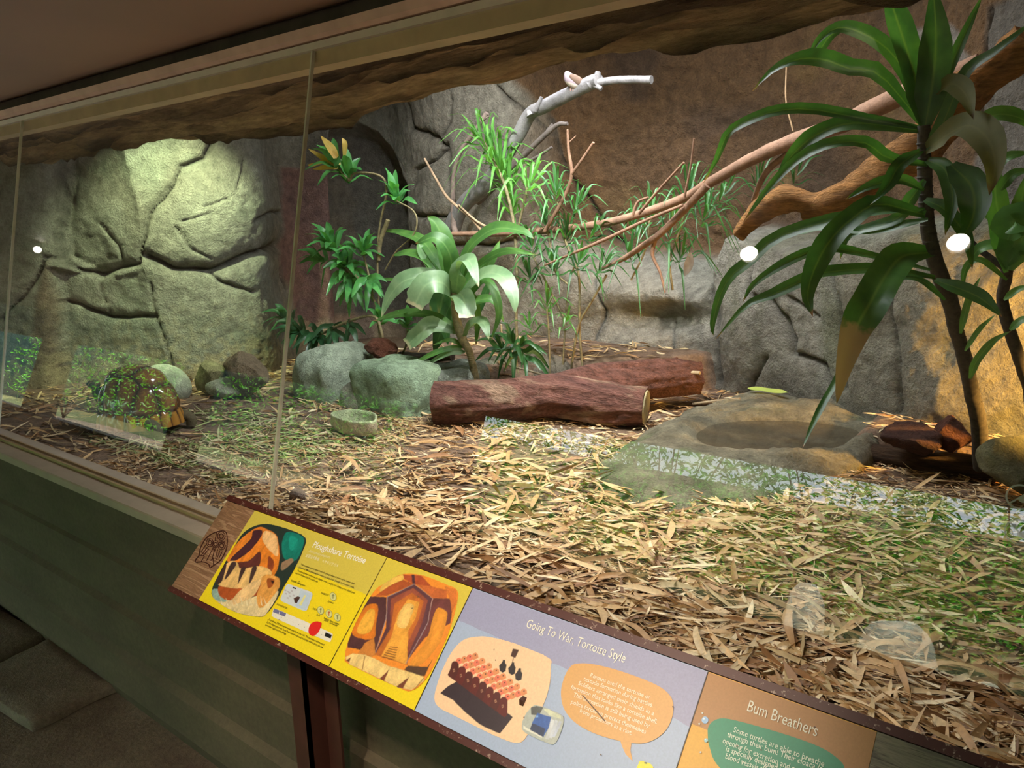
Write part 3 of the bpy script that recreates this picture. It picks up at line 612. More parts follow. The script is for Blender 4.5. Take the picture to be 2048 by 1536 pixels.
# ------------------------------------------------------------------ forked red log
A = PZ(868, 806, 0.665); B = PZ(1292, 815, 0.655); Cc_ = PZ(1392, 757, 0.70); Mid = A + (B - A) * 0.52 + np.array([0, 0.10, 0.02])
logroot = empty('forked_log', (float(Mid[0]), float(Mid[1]), 0.56), 'forked red-barked log lying in front of the boulders', 'log')
red = np.array([0.24, 0.105, 0.078])
mb = MB(); tube(mb, [A, A + (B - A) * 0.3 + np.array([0, 0.03, 0.012]), Mid, A + (B - A) * 0.8 + np.array([0, 0.05, 0.0]), B], [0.100, 0.096, 0.104, 0.098, 0.088], 72, 170, 0.05, 0, red, 3, None, 0.20)
st = A + (B - A) * 0.38 + np.array([0, 0.08, 0.015])
tube(mb, [st, st + (Cc_ - st) * 0.35 + np.array([0, 0.02, 0.03]), st + (Cc_ - st) * 0.75 + np.array([0, 0, 0.02]), Cc_], [0.07, 0.098, 0.100, 0.088], 72, 150, 0.05, 0, red * 0.9, 5, None, 0.22)
kn = px3([(1330, 745), (1338, 730), (1356, 722)], [Cc_[1] - 0.05]); tube(mb, kn, [0.035, 0.02], 12, 14, 0.25, 0, red * 1.1, 6)
V = mb.v[0]; n1 = fbm(V * np.array([3, 20, 20]), 4, 90); mb.c[0] = blend(mb.c[0], sstep(0.0, 0.4, n1) * 0.75, (0.48, 0.32, 0.21)); mb.c[0] = blend(mb.c[0], sstep(0.1, 0.5, -n1) * 0.6, (0.15, 0.06, 0.05))
V = mb.v[2]; n1 = fbm(V * np.array([8, 14, 14]), 4, 91); mb.c[2] = blend(mb.c[2], sstep(0.1, 0.5, n1) * 0.4, (0.40, 0.22, 0.15))
mb.build('trunk', M['bark'], logroot)
mb = MB(); d = (B - Mid) / np.linalg.norm(B - Mid); tube(mb, [B - d * 0.003, B + d * 0.004], [0.083, 0.080], 40, 3, 0.08, 0, np.array([0.36, 0.30, 0.17]), 3)
o = mb.build('cut_end', M['wood'], logroot); o['label'] = 'greenish tan sawn end'
mb = MB(); tube(mb, px3([(1350, 741), (1375, 744), (1400, 746)], [Cc_[1] - 0.09]), [0.008, 0.01], 8, 8, 0.1, 0, np.array([0.5, 0.38, 0.24]), 3)
mb.build('peeled_strip', M['wood'], logroot)

# ------------------------------------------------------------------ pool
pc = PZ(1560, 872, 0.63); pool = empty('rock_pool', (float(pc[0]), float(pc[1]), 0.56), 'shallow rock pool with still brown water right of the log', 'pool')
out = [PZ(u, v, 0.585)[:2] for u, v in ((1195, 905), (1300, 868), (1330, 850), (1410, 822), (1500, 797), (1620, 803), (1700, 818), (1772, 862), (1765, 905), (1700, 945), (1590, 985), (1430, 1012), (1250, 985), (1190, 945))]
inn = [PZ(u, v, 0.612)[:2] for u, v in ((1388, 868), (1420, 852), (1455, 845), (1520, 841), (1590, 843), (1650, 848), (1700, 856), (1728, 868), (1722, 885), (1680, 898), (1600, 905), (1500, 905), (1430, 898), (1395, 885))]
def closed(pts, n):
    pts = np.array(pts, float); P = np.vstack([pts[-1], pts, pts[0], pts[1]]); res = []
    for t in np.linspace(0, len(pts), n, endpoint=False):
        i = int(t); u = t - i; a, b, c, d = P[i], P[i + 1], P[i + 2], P[i + 3]
        res.append(0.5 * ((2 * b) + (c - a) * u + (2 * a - 5 * b + 4 * c - d) * u * u + (3 * b - a - 3 * c + d) * u ** 3))
    return np.array(res)
na = 160; O = closed(out, na)
ci = np.array([pc[0], pc[1]]); I = closed(inn, na)
# align the two rings by angle
def byang(Rg):
    a = np.arctan2(Rg[:, 1] - ci[1], Rg[:, 0] - ci[0]); o_ = np.argsort(a); return np.interp(np.linspace(-math.pi, math.pi, na, endpoint=False), a[o_], np.linalg.norm(Rg - ci, axis=1)[o_], period=2 * math.pi)
ro, ri = byang(O), byang(I); an = np.linspace(-math.pi, math.pi, na, endpoint=False)
prof_ = [(0.0, 0.590), (0.5, 0.592), (0.9, 0.604), (1.0, 0.622), (1.12, 0.640), (1.35, 0.650), (1.6, 0.648), (1.85, 0.628), (2.0, 0.60), (2.08, 0.53)]
tt = np.linspace(0, len(prof_) - 1, 54); pr = np.interp(tt, range(len(prof_)), [p[0] for p in prof_]); pz = np.interp(tt, range(len(prof_)), [p[1] for p in prof_])
V = []
for r_, z_ in zip(pr, pz):
    rr = ri * r_ if r_ <= 1 else ri + (ro - ri) * (r_ - 1)
    V.append(np.c_[ci[0] + rr * np.cos(an), ci[1] + rr * np.sin(an), np.full(na, z_)])
V = np.concatenate(V); rr_ = np.repeat(pr, na); bumpz = 0.045 * fbm(V * np.array([5, 5, 0.1]), 4, 95) + 0.020 * fbm(V * 18, 4, 96, 0.7)
V[:, 2] += bumpz * sstep(0.85, 1.3, rr_) - 0.05 * sstep(1.1, 1.9, rr_) * sstep(ci[1] - 0.05, ci[1] - 0.35, V[:, 1])
Cp = np.tile(np.array([0.26, 0.23, 0.155]), (len(V), 1)); Cp = blend(Cp, sstep(0, 0.5, fbm(V * 7, 4, 97)), (0.17, 0.15, 0.10)); Cp = blend(Cp, sstep(1.05, 0.85, rr_), (0.19, 0.15, 0.09)); Cp = blend(Cp, sstep(0.1, 0.5, fbm(V * 9, 4, 98)) * 0.6, (0.42, 0.36, 0.24)); Cp = blend(Cp, sstep(0.1, 0.5, fbm(V * 5, 4, 99)) * sstep(1.0, 1.2, rr_) * 0.7, (0.16, 0.19, 0.09))
F = [(i * na + j, i * na + (j + 1) % na, (i + 1) * na + (j + 1) % na, (i + 1) * na + j) for i in range(53) for j in range(na)]
mb = MB(); mb.add(V, F, 0, Cp); mb.build('basin', M['wetrock'], pool)
n = NT('pool water'); n.base((0.10, 0.08, 0.05)); n.set(Roughness=0.04, Alpha=0.55); n.bump(n.noise(9, 2), 0.05, 0.003); M['water'] = n.m
mb = MB(); rr = ri * 1.02; mb.add(np.vstack([np.c_[ci[0] + rr * np.cos(an), ci[1] + rr * np.sin(an), np.full(na, 0.616)], [[ci[0], ci[1], 0.616]]]), [(j, (j + 1) % na, na) for j in range(na)])
mb.build('water', M['water'], pool)
mb = MB(); P = px3([(1495, 790), (1530, 797), (1575, 806)], [2.72]); P[:, 2] = 0.668; leaf(mb, P, 0.055, (0, -0.2, 1), 10, 0.1, 'oval', 0.05, np.array([1, 1, 1.0]))
M['limeleaf'] = leaf_mat('fallen lime leaf', (0.30, 0.42, 0.08), (0.42, 0.52, 0.12), (0.5, 0.6, 0.2), 0.5, 0.2)
tag(mb.build('fallen_leaf', M['limeleaf'], loc=tuple(P[0])), 'single lime green leaf lying on the far rim of the pool', 'leaf')

# ------------------------------------------------------------------ stone water dish
dc = PZ(712, 856, 0.585); dish = MB(); nd = 72; a = np.linspace(0, 2 * math.pi, nd, endpoint=False)
sx, sy = 0.150, 0.085; rg = [(0.80, 0.0), (0.97, 0.004), (1.03, 0.03), (1.0, 0.058), (1.02, 0.070), (0.99, 0.076), (0.93, 0.074), (0.88, 0.06), (0.80, 0.02), (0.0, 0.016)]
V = []
for k, (r_, z_) in enumerate(rg):
    w_ = 1 + 0.05 * np.cos(3 * a + 1) + 0.03 * np.cos(5 * a); b_ = 1.0
    p = np.c_[sx * r_ * w_ * np.cos(a), sy * r_ * w_ * np.sin(a), np.full(nd, z_)]
    if k in (1, 2, 3): p = p * (1 + 0.07 * fbm(np.c_[np.cos(a) * 5, np.sin(a) * 5, np.full(nd, z_ * 60)], 3, 4))[:, None] * [1, 1, 1]
    V.append(p)
V = np.concatenate(V); ca, sa = math.cos(-0.15), math.sin(-0.15); V = V @ np.array([[ca, sa, 0], [-sa, ca, 0], [0, 0, 1]]) + dc - np.array([0, 0, 0.012])
F = [(i * nd + j, i * nd + (j + 1) % nd, (i + 1) * nd + (j + 1) % nd, (i + 1) * nd + j) for i in range(len(rg) - 1) for j in range(nd)]
Cd = np.concatenate([np.tile(c_, (nd, 1)) for c_ in ([(0.74, 0.60, 0.42)] * 4 + [(0.70, 0.76, 0.46)] * 2 + [(0.50, 0.56, 0.32)] * 4)])
dish.add(V, F, 0, Cd); o = dish.build('water_dish', M['boulder'], loc=tuple(V.mean(0) * [1, 1, 0] + [0, 0, V[:, 2].min()])); tag(o, 'oval stone-look water dish with greenish rim on the litter', 'dish')

# ------------------------------------------------------------------ tortoise
tb = PZ(284, 858, 0.565); th = math.radians(200)     # heading: towards the left wall and slightly to the glass
troot = empty('tortoise', tuple(tb), 'brown domed tortoise resting on the litter near the left wall', 'tortoise')
def trot(V): 
    ca, sa = math.cos(th), math.sin(th); V = np.asarray(V, float); return V @ np.array([[ca, sa, 0], [-sa, ca, 0], [0, 0, 1]]) + tb
n_u, n_v = 150, 74; U = np.linspace(0, 2 * math.pi, n_u, endpoint=False); Vv = np.linspace(0, 1, n_v)
UU, VV = np.meshgrid(U, Vv, indexing='ij')
RX, RY, RZ = 0.205, 0.155, 0.285
ang = VV * math.pi / 2; rr = np.cos(ang) ** 0.72; X_ = RX * rr * np.cos(UU); Y_ = RY * rr * np.sin(UU); Zs = RZ * np.sin(ang) ** 1.0 + 0.035
X_ = X_ * (1 + 0.08 * (1 - VV) ** 6); Y_ = Y_ * (1 + 0.10 * (1 - VV) ** 6)
S3 = np.stack([X_.ravel(), Y_.ravel(), Zs.ravel()], 1)
cs = [(0.15, 0, .16), (0.085, 0, .25), (0.0, 0, .31), (-0.09, 0, .25), (-0.16, 0, .15)]
for sgn in (1, -1): cs += [(0.125, sgn * 0.095, .15), (0.045, sgn * 0.125, .19), (-0.045, sgn * 0.125, .19), (-0.125, sgn * 0.095, .15)]
mar = [(0.20 * math.cos(q), 0.155 * math.sin(q), 0.055) for q in np.linspace(0, 2 * math.pi, 22, endpoint=False)]
cs_all = np.array(cs + mar); nmain = len(cs)
dd = np.linalg.norm((S3[:, None, :] - cs_all[None]) * np.array([1, 1, 0.9]), axis=2); dd[:, nmain:] *= 1.35
srt = np.sort(dd, axis=1); idx = np.argmin(dd, axis=1); edge = srt[:, 1] - srt[:, 0]
nrm = S3 / np.array([RX, RY, RZ]) ** 2; nrm /= np.linalg.norm(nrm, axis=1)[:, None]
S3d = S3 + nrm * (0.010 * np.clip(edge / 0.05, 0, 1) ** 0.8 - 0.004 * np.exp(-(edge / 0.004) ** 2))[:, None]
amb, dk, yl = np.array([0.20, 0.085, 0.02]), np.array([0.045, 0.016, 0.010]), np.array([0.42, 0.20, 0.035])
ring = np.clip(edge / 0.045, 0, 1); Ct = dk * (1 - ring[:, None]) + amb * ring[:, None]; Ct *= (0.85 + 0.3 * (np.sin(edge * 900) > 0))[:, None]
ism = idx >= nmain; Ct[ism] = yl * (0.75 + 0.25 * ring[ism][:, None]); wed = ism & (edge < 0.007); Ct[wed] = dk * 1.5
Ct[(edge < 0.003)] = (0.03, 0.012, 0.008)
F = [(i * n_v + j, ((i + 1) % n_u) * n_v + j, ((i + 1) % n_u) * n_v + j + 1, i * n_v + j + 1) for i in range(n_u) for j in range(n_v - 1)]
n = NT('wet tortoise shell'); n.base(n.attr('Col')); n.set(Roughness=0.16); n.set(Coat_Weight=0.5, Coat_Roughness=0.05); n.bump(n.noise(40, 3), 0.12, 0.003); M['shell'] = n.m
mb = MB(); mb.add(trot(S3d), F, 0, Ct); mb.build('carapace', M['shell'], troot)
a = U; rg = [(1.04, 0.05), (0.98, 0.03), (0.85, 0.018), (0.0, 0.015)]
V = np.concatenate([np.c_[RX * 1.02 * r_ * np.cos(a), RY * 1.04 * r_ * np.sin(a), np.full(n_u, z_)] for r_, z_ in rg]); F2 = [(i * n_u + j, i * n_u + (j + 1) % n_u, (i + 1) * n_u + (j + 1) % n_u, (i + 1) * n_u + j) for i in range(3) for j in range(n_u)]
mb = MB(); mb.add(trot(V), F2, 0, np.array([0.42, 0.27, 0.08])); mb.build('plastron', M['shell'], troot)
M['skin'] = vcol_mat('scaly tortoise skin', 0.7, 70, 160, 0.35, 0.7, 0.006)
skc = np.array([0.15, 0.12, 0.06])
mb = MB()   # one continuous body: neck with head, and four legs joined under the shell
tube(mb, trot([(0.06, 0, 0.10), (0.17, 0.01, 0.12), (0.225, 0.015, 0.165), (0.238, 0.015, 0.205)]), [0.05, 0.036, 0.028, 0.024], 16, 20, 0.06, 0, skc, 2)
hd = trot([(0.252, 0.015, 0.222)])[0]; Vh, Fh = ICO[3]; Vh = Vh * [0.036, 0.024, 0.024]; Vh[:, 0] += 0.006 * (Vh[:, 0] > 0.01); ca, sa = math.cos(th), math.sin(th)
Vh[:, 2] *= 1 - 0.25 * (Vh[:, 0] > 0.02); mb.add(Vh @ np.array([[ca, sa, 0], [-sa, ca, 0], [0, 0, 1]]) + hd, Fh, 0, skc * 0.9)
for lx, ly, fx, fy in ((0.13, 0.09, 0.22, 0.12), (0.13, -0.09, 0.21, -0.12), (-0.12, 0.09, -0.20, 0.115), (-0.12, -0.09, -0.205, -0.11)):
    tube(mb, trot([(lx * 0.6, ly * 0.6, 0.07), (lx, ly, 0.065), (fx, fy, 0.045), (fx * 1.02, fy, 0.004)]), [0.036, 0.036, 0.026, 0.024], 14, 18, 0.10, 0, skc * 0.8, 3)
tube(mb, trot([(-0.17, 0, 0.06), (-0.215, 0.0, 0.035)]), [0.018, 0.005], 8, 6, 0, 0, skc, 1)
mb.build('body', M['skin'], troot)
for sg in (1, -1):
    mb = MB(); Ve, Fe = ICO[3]; mb.add(Ve * 0.0045 + trot([(0.270, 0.015 + sg * 0.020, 0.228)])[0], Fe, 0, np.array([0.01, 0.01, 0.01]))
    mb.build('eye', M['shell'], troot)
for fx, fy in ((0.22, 0.12), (0.21, -0.12)):
    mb = MB()
    for k in (-1, 0, 1): tube(mb, trot([(fx + 0.025, fy + k * 0.016, 0.016), (fx + 0.045, fy + k * 0.017, 0.004)]), [0.006, 0.002], 6, 4, 0, 0, np.array([0.35, 0.28, 0.16]))
    mb.build('claws', M['skin'], troot)

# ------------------------------------------------------------------ branches
def branch(name, parts, label, cat='branch', colr=(0.34, 0.27, 0.20), mat='wood', rough=0.10, under=None):
    mb = MB(); o0 = None
    for k, (pts, ys, wp) in enumerate(parts):
        P = px3(pts, ys); s = DP(pts[0][0], pts[0][1], ys[0]); r = [w * s / 2 for w in wp]
        if o0 is None: o0 = P[0]
        tube(mb, P, r, 14, max(24, (14 if mat == 'bark' else 9) * len(pts)), rough, 0, np.array(colr) * rnd.uniform(0.9, 1.1), k + 2, None, 0.30 if mat == 'bark' else 0.0)
    for i, V in enumerate(mb.v):
        nv = fbm(V * 16, 3, i + 4); mb.c[i] = blend(mb.c[i], sstep(0.1, 0.5, nv) * 0.5, np.array(colr) * 0.6)
    return tag(mb.build(name, M[mat], loc=tuple(o0)), label, cat)
branch('perch_branch', [([(905, 455), (915, 430), (937, 399), (975, 367), (1007, 317), (1033, 276), (1060, 229), (1086, 214), (1132, 191), (1182, 166), (1197, 160)], [2.72, 2.6, 2.5], (36, 30, 30, 27, 24, 22, 22, 22, 20)),
                        ([(1180, 170), (1192, 158), (1197, 143)], [2.505], (18, 10)), ([(1185, 166), (1203, 178)], [2.5], (12, 8)), ([(1070, 222), (1077, 208), (1083, 194)], [2.52], (10, 6)),
                        ([(1190, 166), (1240, 160), (1303, 160)], [2.51, 2.50], (14, 13, 14)), ([(1060, 232), (1056, 222)], [2.52], (14, 8))],
       'thick pale grey branch rising to the top where the dove perches', colr=(0.24, 0.225, 0.22))
branch('dead_branch', [([(955, 405), (969, 393), (1033, 326), (1107, 255), (1135, 247)], [2.85], (12, 12, 10, 6)), ([(1033, 330), (1070, 316), (1104, 294)], [2.84], (6, 5)), ([(1095, 262), (1105, 248)], [2.85], (7, 5))],
       'thin dark branch slanting behind the pale perch branch', colr=(0.16, 0.13, 0.11))
branch('dead_branch', [([(913, 470), (907, 443), (907, 355), (922, 302), (950, 262), (974, 226)], [2.66], (12, 10, 8, 9, 9)), ([(960, 244), (978, 232)], [2.66], (4, 3))],
       'upright grey-brown branch left of the pale perch branch', colr=(0.27, 0.20, 0.17))
branch('dead_branch', [([(849, 317), (872, 358), (896, 396), (940, 434), (962, 460)], [2.45], (4, 5, 6, 6)), ([(917, 410), (950, 440), (975, 455)], [2.44], (4, 5))],
       'slender tan branch slanting down from left to the big dracaena', colr=(0.42, 0.28, 0.18))
branch('long_branch', [([(905, 468), (1000, 467), (1100, 460), (1200, 448), (1280, 428), (1370, 395), (1420, 365), (1500, 320), (1580, 285), (1680, 250), (1740, 220), (1830, 180), (1960, 130)], [2.45, 2.4, 2.2, 2.1], (9, 12, 13, 13, 14, 16, 20, 22, 24, 24)),
                       ([(1415, 370), (1366, 422), (1322, 466), (1293, 487), (1249, 516), (1199, 540)], [2.28, 2.4], (16, 14, 14, 12, 7)),
                       ([(1366, 410), (1293, 440), (1205, 481), (1088, 531)], [2.27, 2.25], (6, 6, 7, 4)),
                       ([(1600, 290), (1542, 334), (1521, 364), (1507, 400)], [2.2, 2.4], (12, 12, 11, 10)),
                       ([(1090, 462), (1129, 393), (1143, 349), (1137, 300), (1135, 259)], [2.38, 2.3], (8, 7, 6, 4)), ([(1143, 349), (1165, 318), (1187, 285)], [2.34, 2.3], (6, 5)), ([(1138, 285), (1152, 272)], [2.33], (3, 2)),
                       ([(1278, 427), (1322, 375), (1368, 325)], [2.3, 2.2], (6, 4)), ([(1265, 432), (1275, 405), (1297, 394)], [2.3], (6, 4)), ([(1369, 394), (1381, 334), (1388, 277)], [2.25, 2.2], (5, 3)),
                       ([(1310, 480), (1305, 510), (1320, 545), (1330, 585)], [2.36], (9, 6, 4))],
       'long reddish-brown branch crossing from the middle up to the right', colr=(0.25, 0.14, 0.09))
branch('rough_log', [([(1478, 470), (1520, 425), (1570, 398), (1640, 405), (1700, 385), (1770, 340), (1840, 300), (1900, 235), (1965, 160), (2060, 80)], [1.95, 1.85, 1.75], (26, 40, 44, 44, 48, 52, 56, 60, 66)), ([(1610, 440), (1650, 410), (1700, 378)], [1.93], (26, 34)), ([(1700, 372), (1705, 372)], [1.9], (30, 30))],
       'rough orange-brown log slanting up behind the near dracaena', 'log', colr=(0.50, 0.23, 0.07), mat='bark', rough=0.5)
branch('twig', [([(1002, 649), (1008, 721), (1060, 742), (1125, 760)], [2.15, 2.2], (5, 4, 4, 3))], 'bent pale twig hanging over the middle of the red log', 'twig', colr=(0.42, 0.32, 0.2))
branch('twig', [([(1385, 808), (1430, 802), (1480, 797)], [2.6], (5, 4))], 'straight tan twig on the ground at the right log end', 'twig', colr=(0.45, 0.33, 0.2))
branch('hanging_root', [([(1573, 130), (1572, 200), (1586, 262)], [2.7], (3, 3))], 'thin root hanging down the brown earth bank', 'root', colr=(0.35, 0.22, 0.12))

# ------------------------------------------------------------------ dove
bp = PY(1147, 163, 2.50); s = DP(1147, 163, 2.50); dove = empty('dove', tuple(bp - np.array([0, 0, 0.03])), 'small dove with pinkish breast and brown wings perched high on the pale branch', 'bird')
cr = np.array(Rm[:, 0]); upv = np.array([0, 0, 1.0]); fw = np.cross(upv, cr)
V, F = ICO[4]; V = V.copy(); V[:, 2] *= (1 - 0.25 * (V[:, 0] > 0.2) * V[:, 0]); Vb_ = V * np.array([0.050, 0.032, 0.036]); Vb_[:, 2] += -0.35 * Vb_[:, 0]
hdm = np.clip(-V[:, 0] - 0.2, 0, 1) * np.clip(V[:, 2] + 0.1, 0, 1); Vb_[:, 2] += 0.016 * hdm * 2
Wd = Vb_[:, :1] * cr + Vb_[:, 1:2] * fw + Vb_[:, 2:] * upv + bp
cb = np.tile(np.array([0.36, 0.28, 0.31]), (len(V), 1)); cb[V[:, 2] < -0.45] = (0.62, 0.52, 0.44); cb[(V[:, 0] > 0.1) & (V[:, 2] > -0.2)] = (0.16, 0.10, 0.07)
M['feather'] = vcol_mat('soft feathers', 0.9, 60, 160, 0.15, 0.4, 0.002)
mb = MB(); mb.add(Wd, F, 0, cb); mb.build('body', M['feather'], dove)
for sg in (-1, 1):
    mb = MB(); V2, F2 = ICO[3]; W2 = V2 * np.array([0.040, 0.008, 0.022]); W2[:, 2] -= 0.45 * W2[:, 0]
    W2 = W2 + np.array([0.016, sg * 0.028, 0.004]); mb.add(W2[:, :1] * cr + W2[:, 1:2] * fw + W2[:, 2:] * upv + bp, F2, 0, np.array([0.15, 0.095, 0.065])); mb.build('wing', M['feather'], dove)
mb = MB(); leaf(mb, [bp + cr * 0.035 - upv * 0.012, bp + cr * 0.060 - upv * 0.022, bp + cr * 0.078 - upv * 0.030], 0.022, (0, 0, 1), 6, 0.1, 'oval', 0, np.array([0.13, 0.09, 0.06])); mb.build('tail', M['feather'], dove)
mb = MB()
for q in (-0.006, 0.006): tube(mb, [bp + cr * (q - 0.010) - upv * 0.03, bp + cr * (q - 0.010) - upv * 0.046], [0.002, 0.002], 6, 3, 0, 0, np.array([0.5, 0.25, 0.2]))
mb.build('legs', M['feather'], dove)

# ------------------------------------------------------------------ plants
def pxleaf(mb, pts, ys, wpx, prof='strap', c=None, seg=16, fold=0.22, wave=0.05, tw=0.0, face=0.75, seed=0):
    P = px3(pts, ys); s = DP(pts[len(pts) // 2][0], pts[len(pts) // 2][1], ys[len(ys) // 2]); m_ = P[len(P) // 2]
    up = VIEW(m_) * face + np.array([rnd.uniform(-0.2, 0.2), 0, 1 - face + 0.25]); c = np.array([1.0, 1, 1]) * rnd.uniform(0.85, 1.12) if c is None else np.array(c, float)
    leaf(mb, P, wpx * s, up, seg, fold, prof, wave, c, tw, 0, seed or rnd.random() * 6)
def rosette(mb, c, axis, n, L, w, spread=(0.3, 1.35), droop=0.7, prof='lance', seg=9, col=(0.8, 1.2), c2=None, stem=0.03, wave=0.02):
    axis = np.array(axis, float); axis /= np.linalg.norm(axis); e1 = np.cross(axis, [0.3, 1, 0.1]); e1 /= np.linalg.norm(e1); e2 = np.cross(axis, e1)
    for k in range(n):
        a = k * 2.39996 + rnd.uniform(-0.3, 0.3); q = (k + 0.5) / n; sp = spread[0] + (spread[1] - spread[0]) * q + rnd.uniform(-0.12, 0.12)
        d = axis * math.cos(sp) + (e1 * math.cos(a) + e2 * math.sin(a)) * math.sin(sp); l = L * rnd.uniform(0.75, 1.15); b = np.asarray(c) + axis * stem * (0.5 - q) * 2
        m_ = b + d * l * 0.5 + np.array([0, 0, 0.06 * l]); t_ = b + d * l * (1 - 0.12 * droop) - np.array([0, 0, droop * l * (0.25 + 0.35 * q)])
        cc = np.array([1, 1, 1.0]) * rnd.uniform(*col); 
        if c2 is not None and rnd.random() < 0.3: cc = cc * np.array(c2)
        leaf(mb, [b, b + d * l * 0.2, m_, t_], w * rnd.uniform(0.8, 1.15), axis * 0.8 + np.array([0, 0, 0.5]) + VIEW(b) * 0.3, seg, 0.25, prof, wave, cc, rnd.uniform(-0.4, 0.4), 0, rnd.random() * 6)
def plant(name, loc, label, cat, stems, leafmb, mat, stemmat='stem', group=None, leafname='foliage'):
    r = empty(name, tuple(float(q) for q in loc), label, cat, group)
    if stems is not None and stems.n: stems.build('stem', M[stemmat], r)
    for nm, m_, mt in (leafmb if isinstance(leafmb, list) else [(leafname, leafmb, mat)]):
        if m_.n: m_.build(nm, M[mt], r)
    return r
# big middle dracaena
Y0 = 1.98; mb = MB(); L_ = [
 ([(904, 585), (893, 500), (874, 452), (855, 432)], [Y0, 1.95, 1.9], 42), ([(905, 575), (900, 510), (872, 476), (832, 487)], [Y0, 1.85, 1.8], 38),
 ([(914, 580), (934, 505), (969, 468), (1004, 456), (1048, 464), (1068, 478)], [Y0, 1.95, 1.95], 34), ([(911, 590), (920, 535), (938, 522), (958, 574)], [Y0, 1.85, 1.75], 44),
 ([(915, 595), (965, 550), (1005, 553), (1026, 590), (1031, 628)], [Y0, 1.85, 1.8], 40), ([(905, 592), (868, 556), (812, 560), (780, 592), (763, 634)], [Y0, 1.8, 1.75], 42),
 ([(904, 585), (870, 540), (843, 500), (838, 482)], [Y0, 2.0], 26), ([(900, 570), (850, 487), (805, 466), (767, 462)], [Y0, 2.05, 2.1], 24),
 ([(902, 578), (860, 522), (820, 506), (785, 511)], [Y0, 2.0], 26), ([(913, 655), (858, 630), (800, 628), (746, 642)], [Y0, 1.85], 24),
 ([(925, 670), (945, 650), (966, 646), (978, 678)], [Y0, 1.85], 36), ([(922, 610), (972, 562), (998, 620), (982, 682)], [Y0, 1.95, 1.9], 20),
 ([(918, 590), (958, 532), (1010, 503), (1075, 510)], [Y0, 2.05], 24), ([(925, 692), (900, 680), (866, 690)], [Y0, 1.9], 12), ([(930, 704), (898, 706), (848, 732)], [Y0, 1.85], 16),
 ([(926, 694), (880, 702), (820, 730)], [Y0, 1.8], 15), ([(910, 585), (914, 540), (911, 505)], [Y0, 1.98], 20), ([(912, 585), (926, 548), (931, 520)], [Y0, 2.0], 18),
 ([(915, 600), (950, 570), (985, 515), (1000, 480)], [Y0, 2.1], 24), ([(905, 590), (880, 560), (850, 548), (800, 560), (745, 556)], [Y0, 2.05], 22), ([(913, 620), (940, 590), (955, 640), (952, 690)], [Y0, 2.1], 22),
 ([(912, 640), (935, 610), (985, 600), (1010, 650)], [Y0, 2.1], 22)]
mt = MB()
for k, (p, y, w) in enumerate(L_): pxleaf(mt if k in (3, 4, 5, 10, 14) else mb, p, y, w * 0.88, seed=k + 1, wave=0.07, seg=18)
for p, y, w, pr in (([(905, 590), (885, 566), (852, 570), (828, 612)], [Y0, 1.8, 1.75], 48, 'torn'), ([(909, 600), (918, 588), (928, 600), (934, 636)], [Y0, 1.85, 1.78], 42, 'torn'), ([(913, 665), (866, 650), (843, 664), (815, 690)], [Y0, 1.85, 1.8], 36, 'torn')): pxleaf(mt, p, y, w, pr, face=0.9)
md = MB()
for p, y, w in (([(893, 575), (882, 610), (884, 650), (868, 705)], [2.15], 46), ([(905, 600), (890, 640), (896, 690)], [2.12], 26), ([(980, 560), (962, 610), (940, 650)], [2.2], 16)): pxleaf(md, p, y, w, 'strap')
st = MB(); P = px3([(955, 760), (940, 708), (925, 678), (913, 637), (909, 585)], [Y0]); P[0][2] -= 0.05; s = DP(940, 700, Y0)
tube(st, P, [8 * s, 7 * s, 9 * s, 9 * s, 8 * s], 14, 60, 0.05, 0, None, 3)
for k in range(26):
    q = spline(P, 60)[2 + k]; tube(st, [q, q + np.array([0, 0, 0.003])], [(8.3 - 0.03 * k) * s, 7.0 * s], 14, 3, 0, 0, None, 3)
plant('dracaena', P[0], 'large dracaena with broad pale arching leaves standing behind the log', 'plant', st, [('foliage', mb, 'dracaena'), ('pale_leaves', mt, 'painted_sheen'), ('dark_leaves', md, 'strapdark')], None)
# right near dracaena
st = MB(); P = px3([(1966, 905), (1958, 850), (1945, 790), (1930, 720), (1912, 660), (1905, 620), (1888, 570), (1870, 520), (1855, 450), (1850, 380), (1848, 300), (1848, 250)], [2.06, 1.75, 1.55, 1.5]); P[0][2] = 0.63; s = DP(1900, 600, 1.65)
tube(st, P, [15 * s, 14 * s, 12 * s, 13 * s, 12 * s, 11 * s, 10 * s], 16, 150, 0.14, 0, None, 4)
for k in range(46):
    q = spline(P, 150)[3 + 3 * k]; tube(st, [q, q + np.array([0, 0, 0.004])], [(15 - 0.06 * k) * s, 12 * s], 12, 3, 0.1, 0, None, k)
for k in range(16):
    q = spline(P, 150)[8 + 8 * k]; dd_ = np.array([rnd.uniform(-1, 1), rnd.uniform(-0.6, 0.2), rnd.uniform(0, 1.2)]); tube(st, [q, q + dd_ * 0.028], [0.005, 0.001], 6, 4, 0, 0, None, k)
base = P[0].copy(); Y1 = 1.5
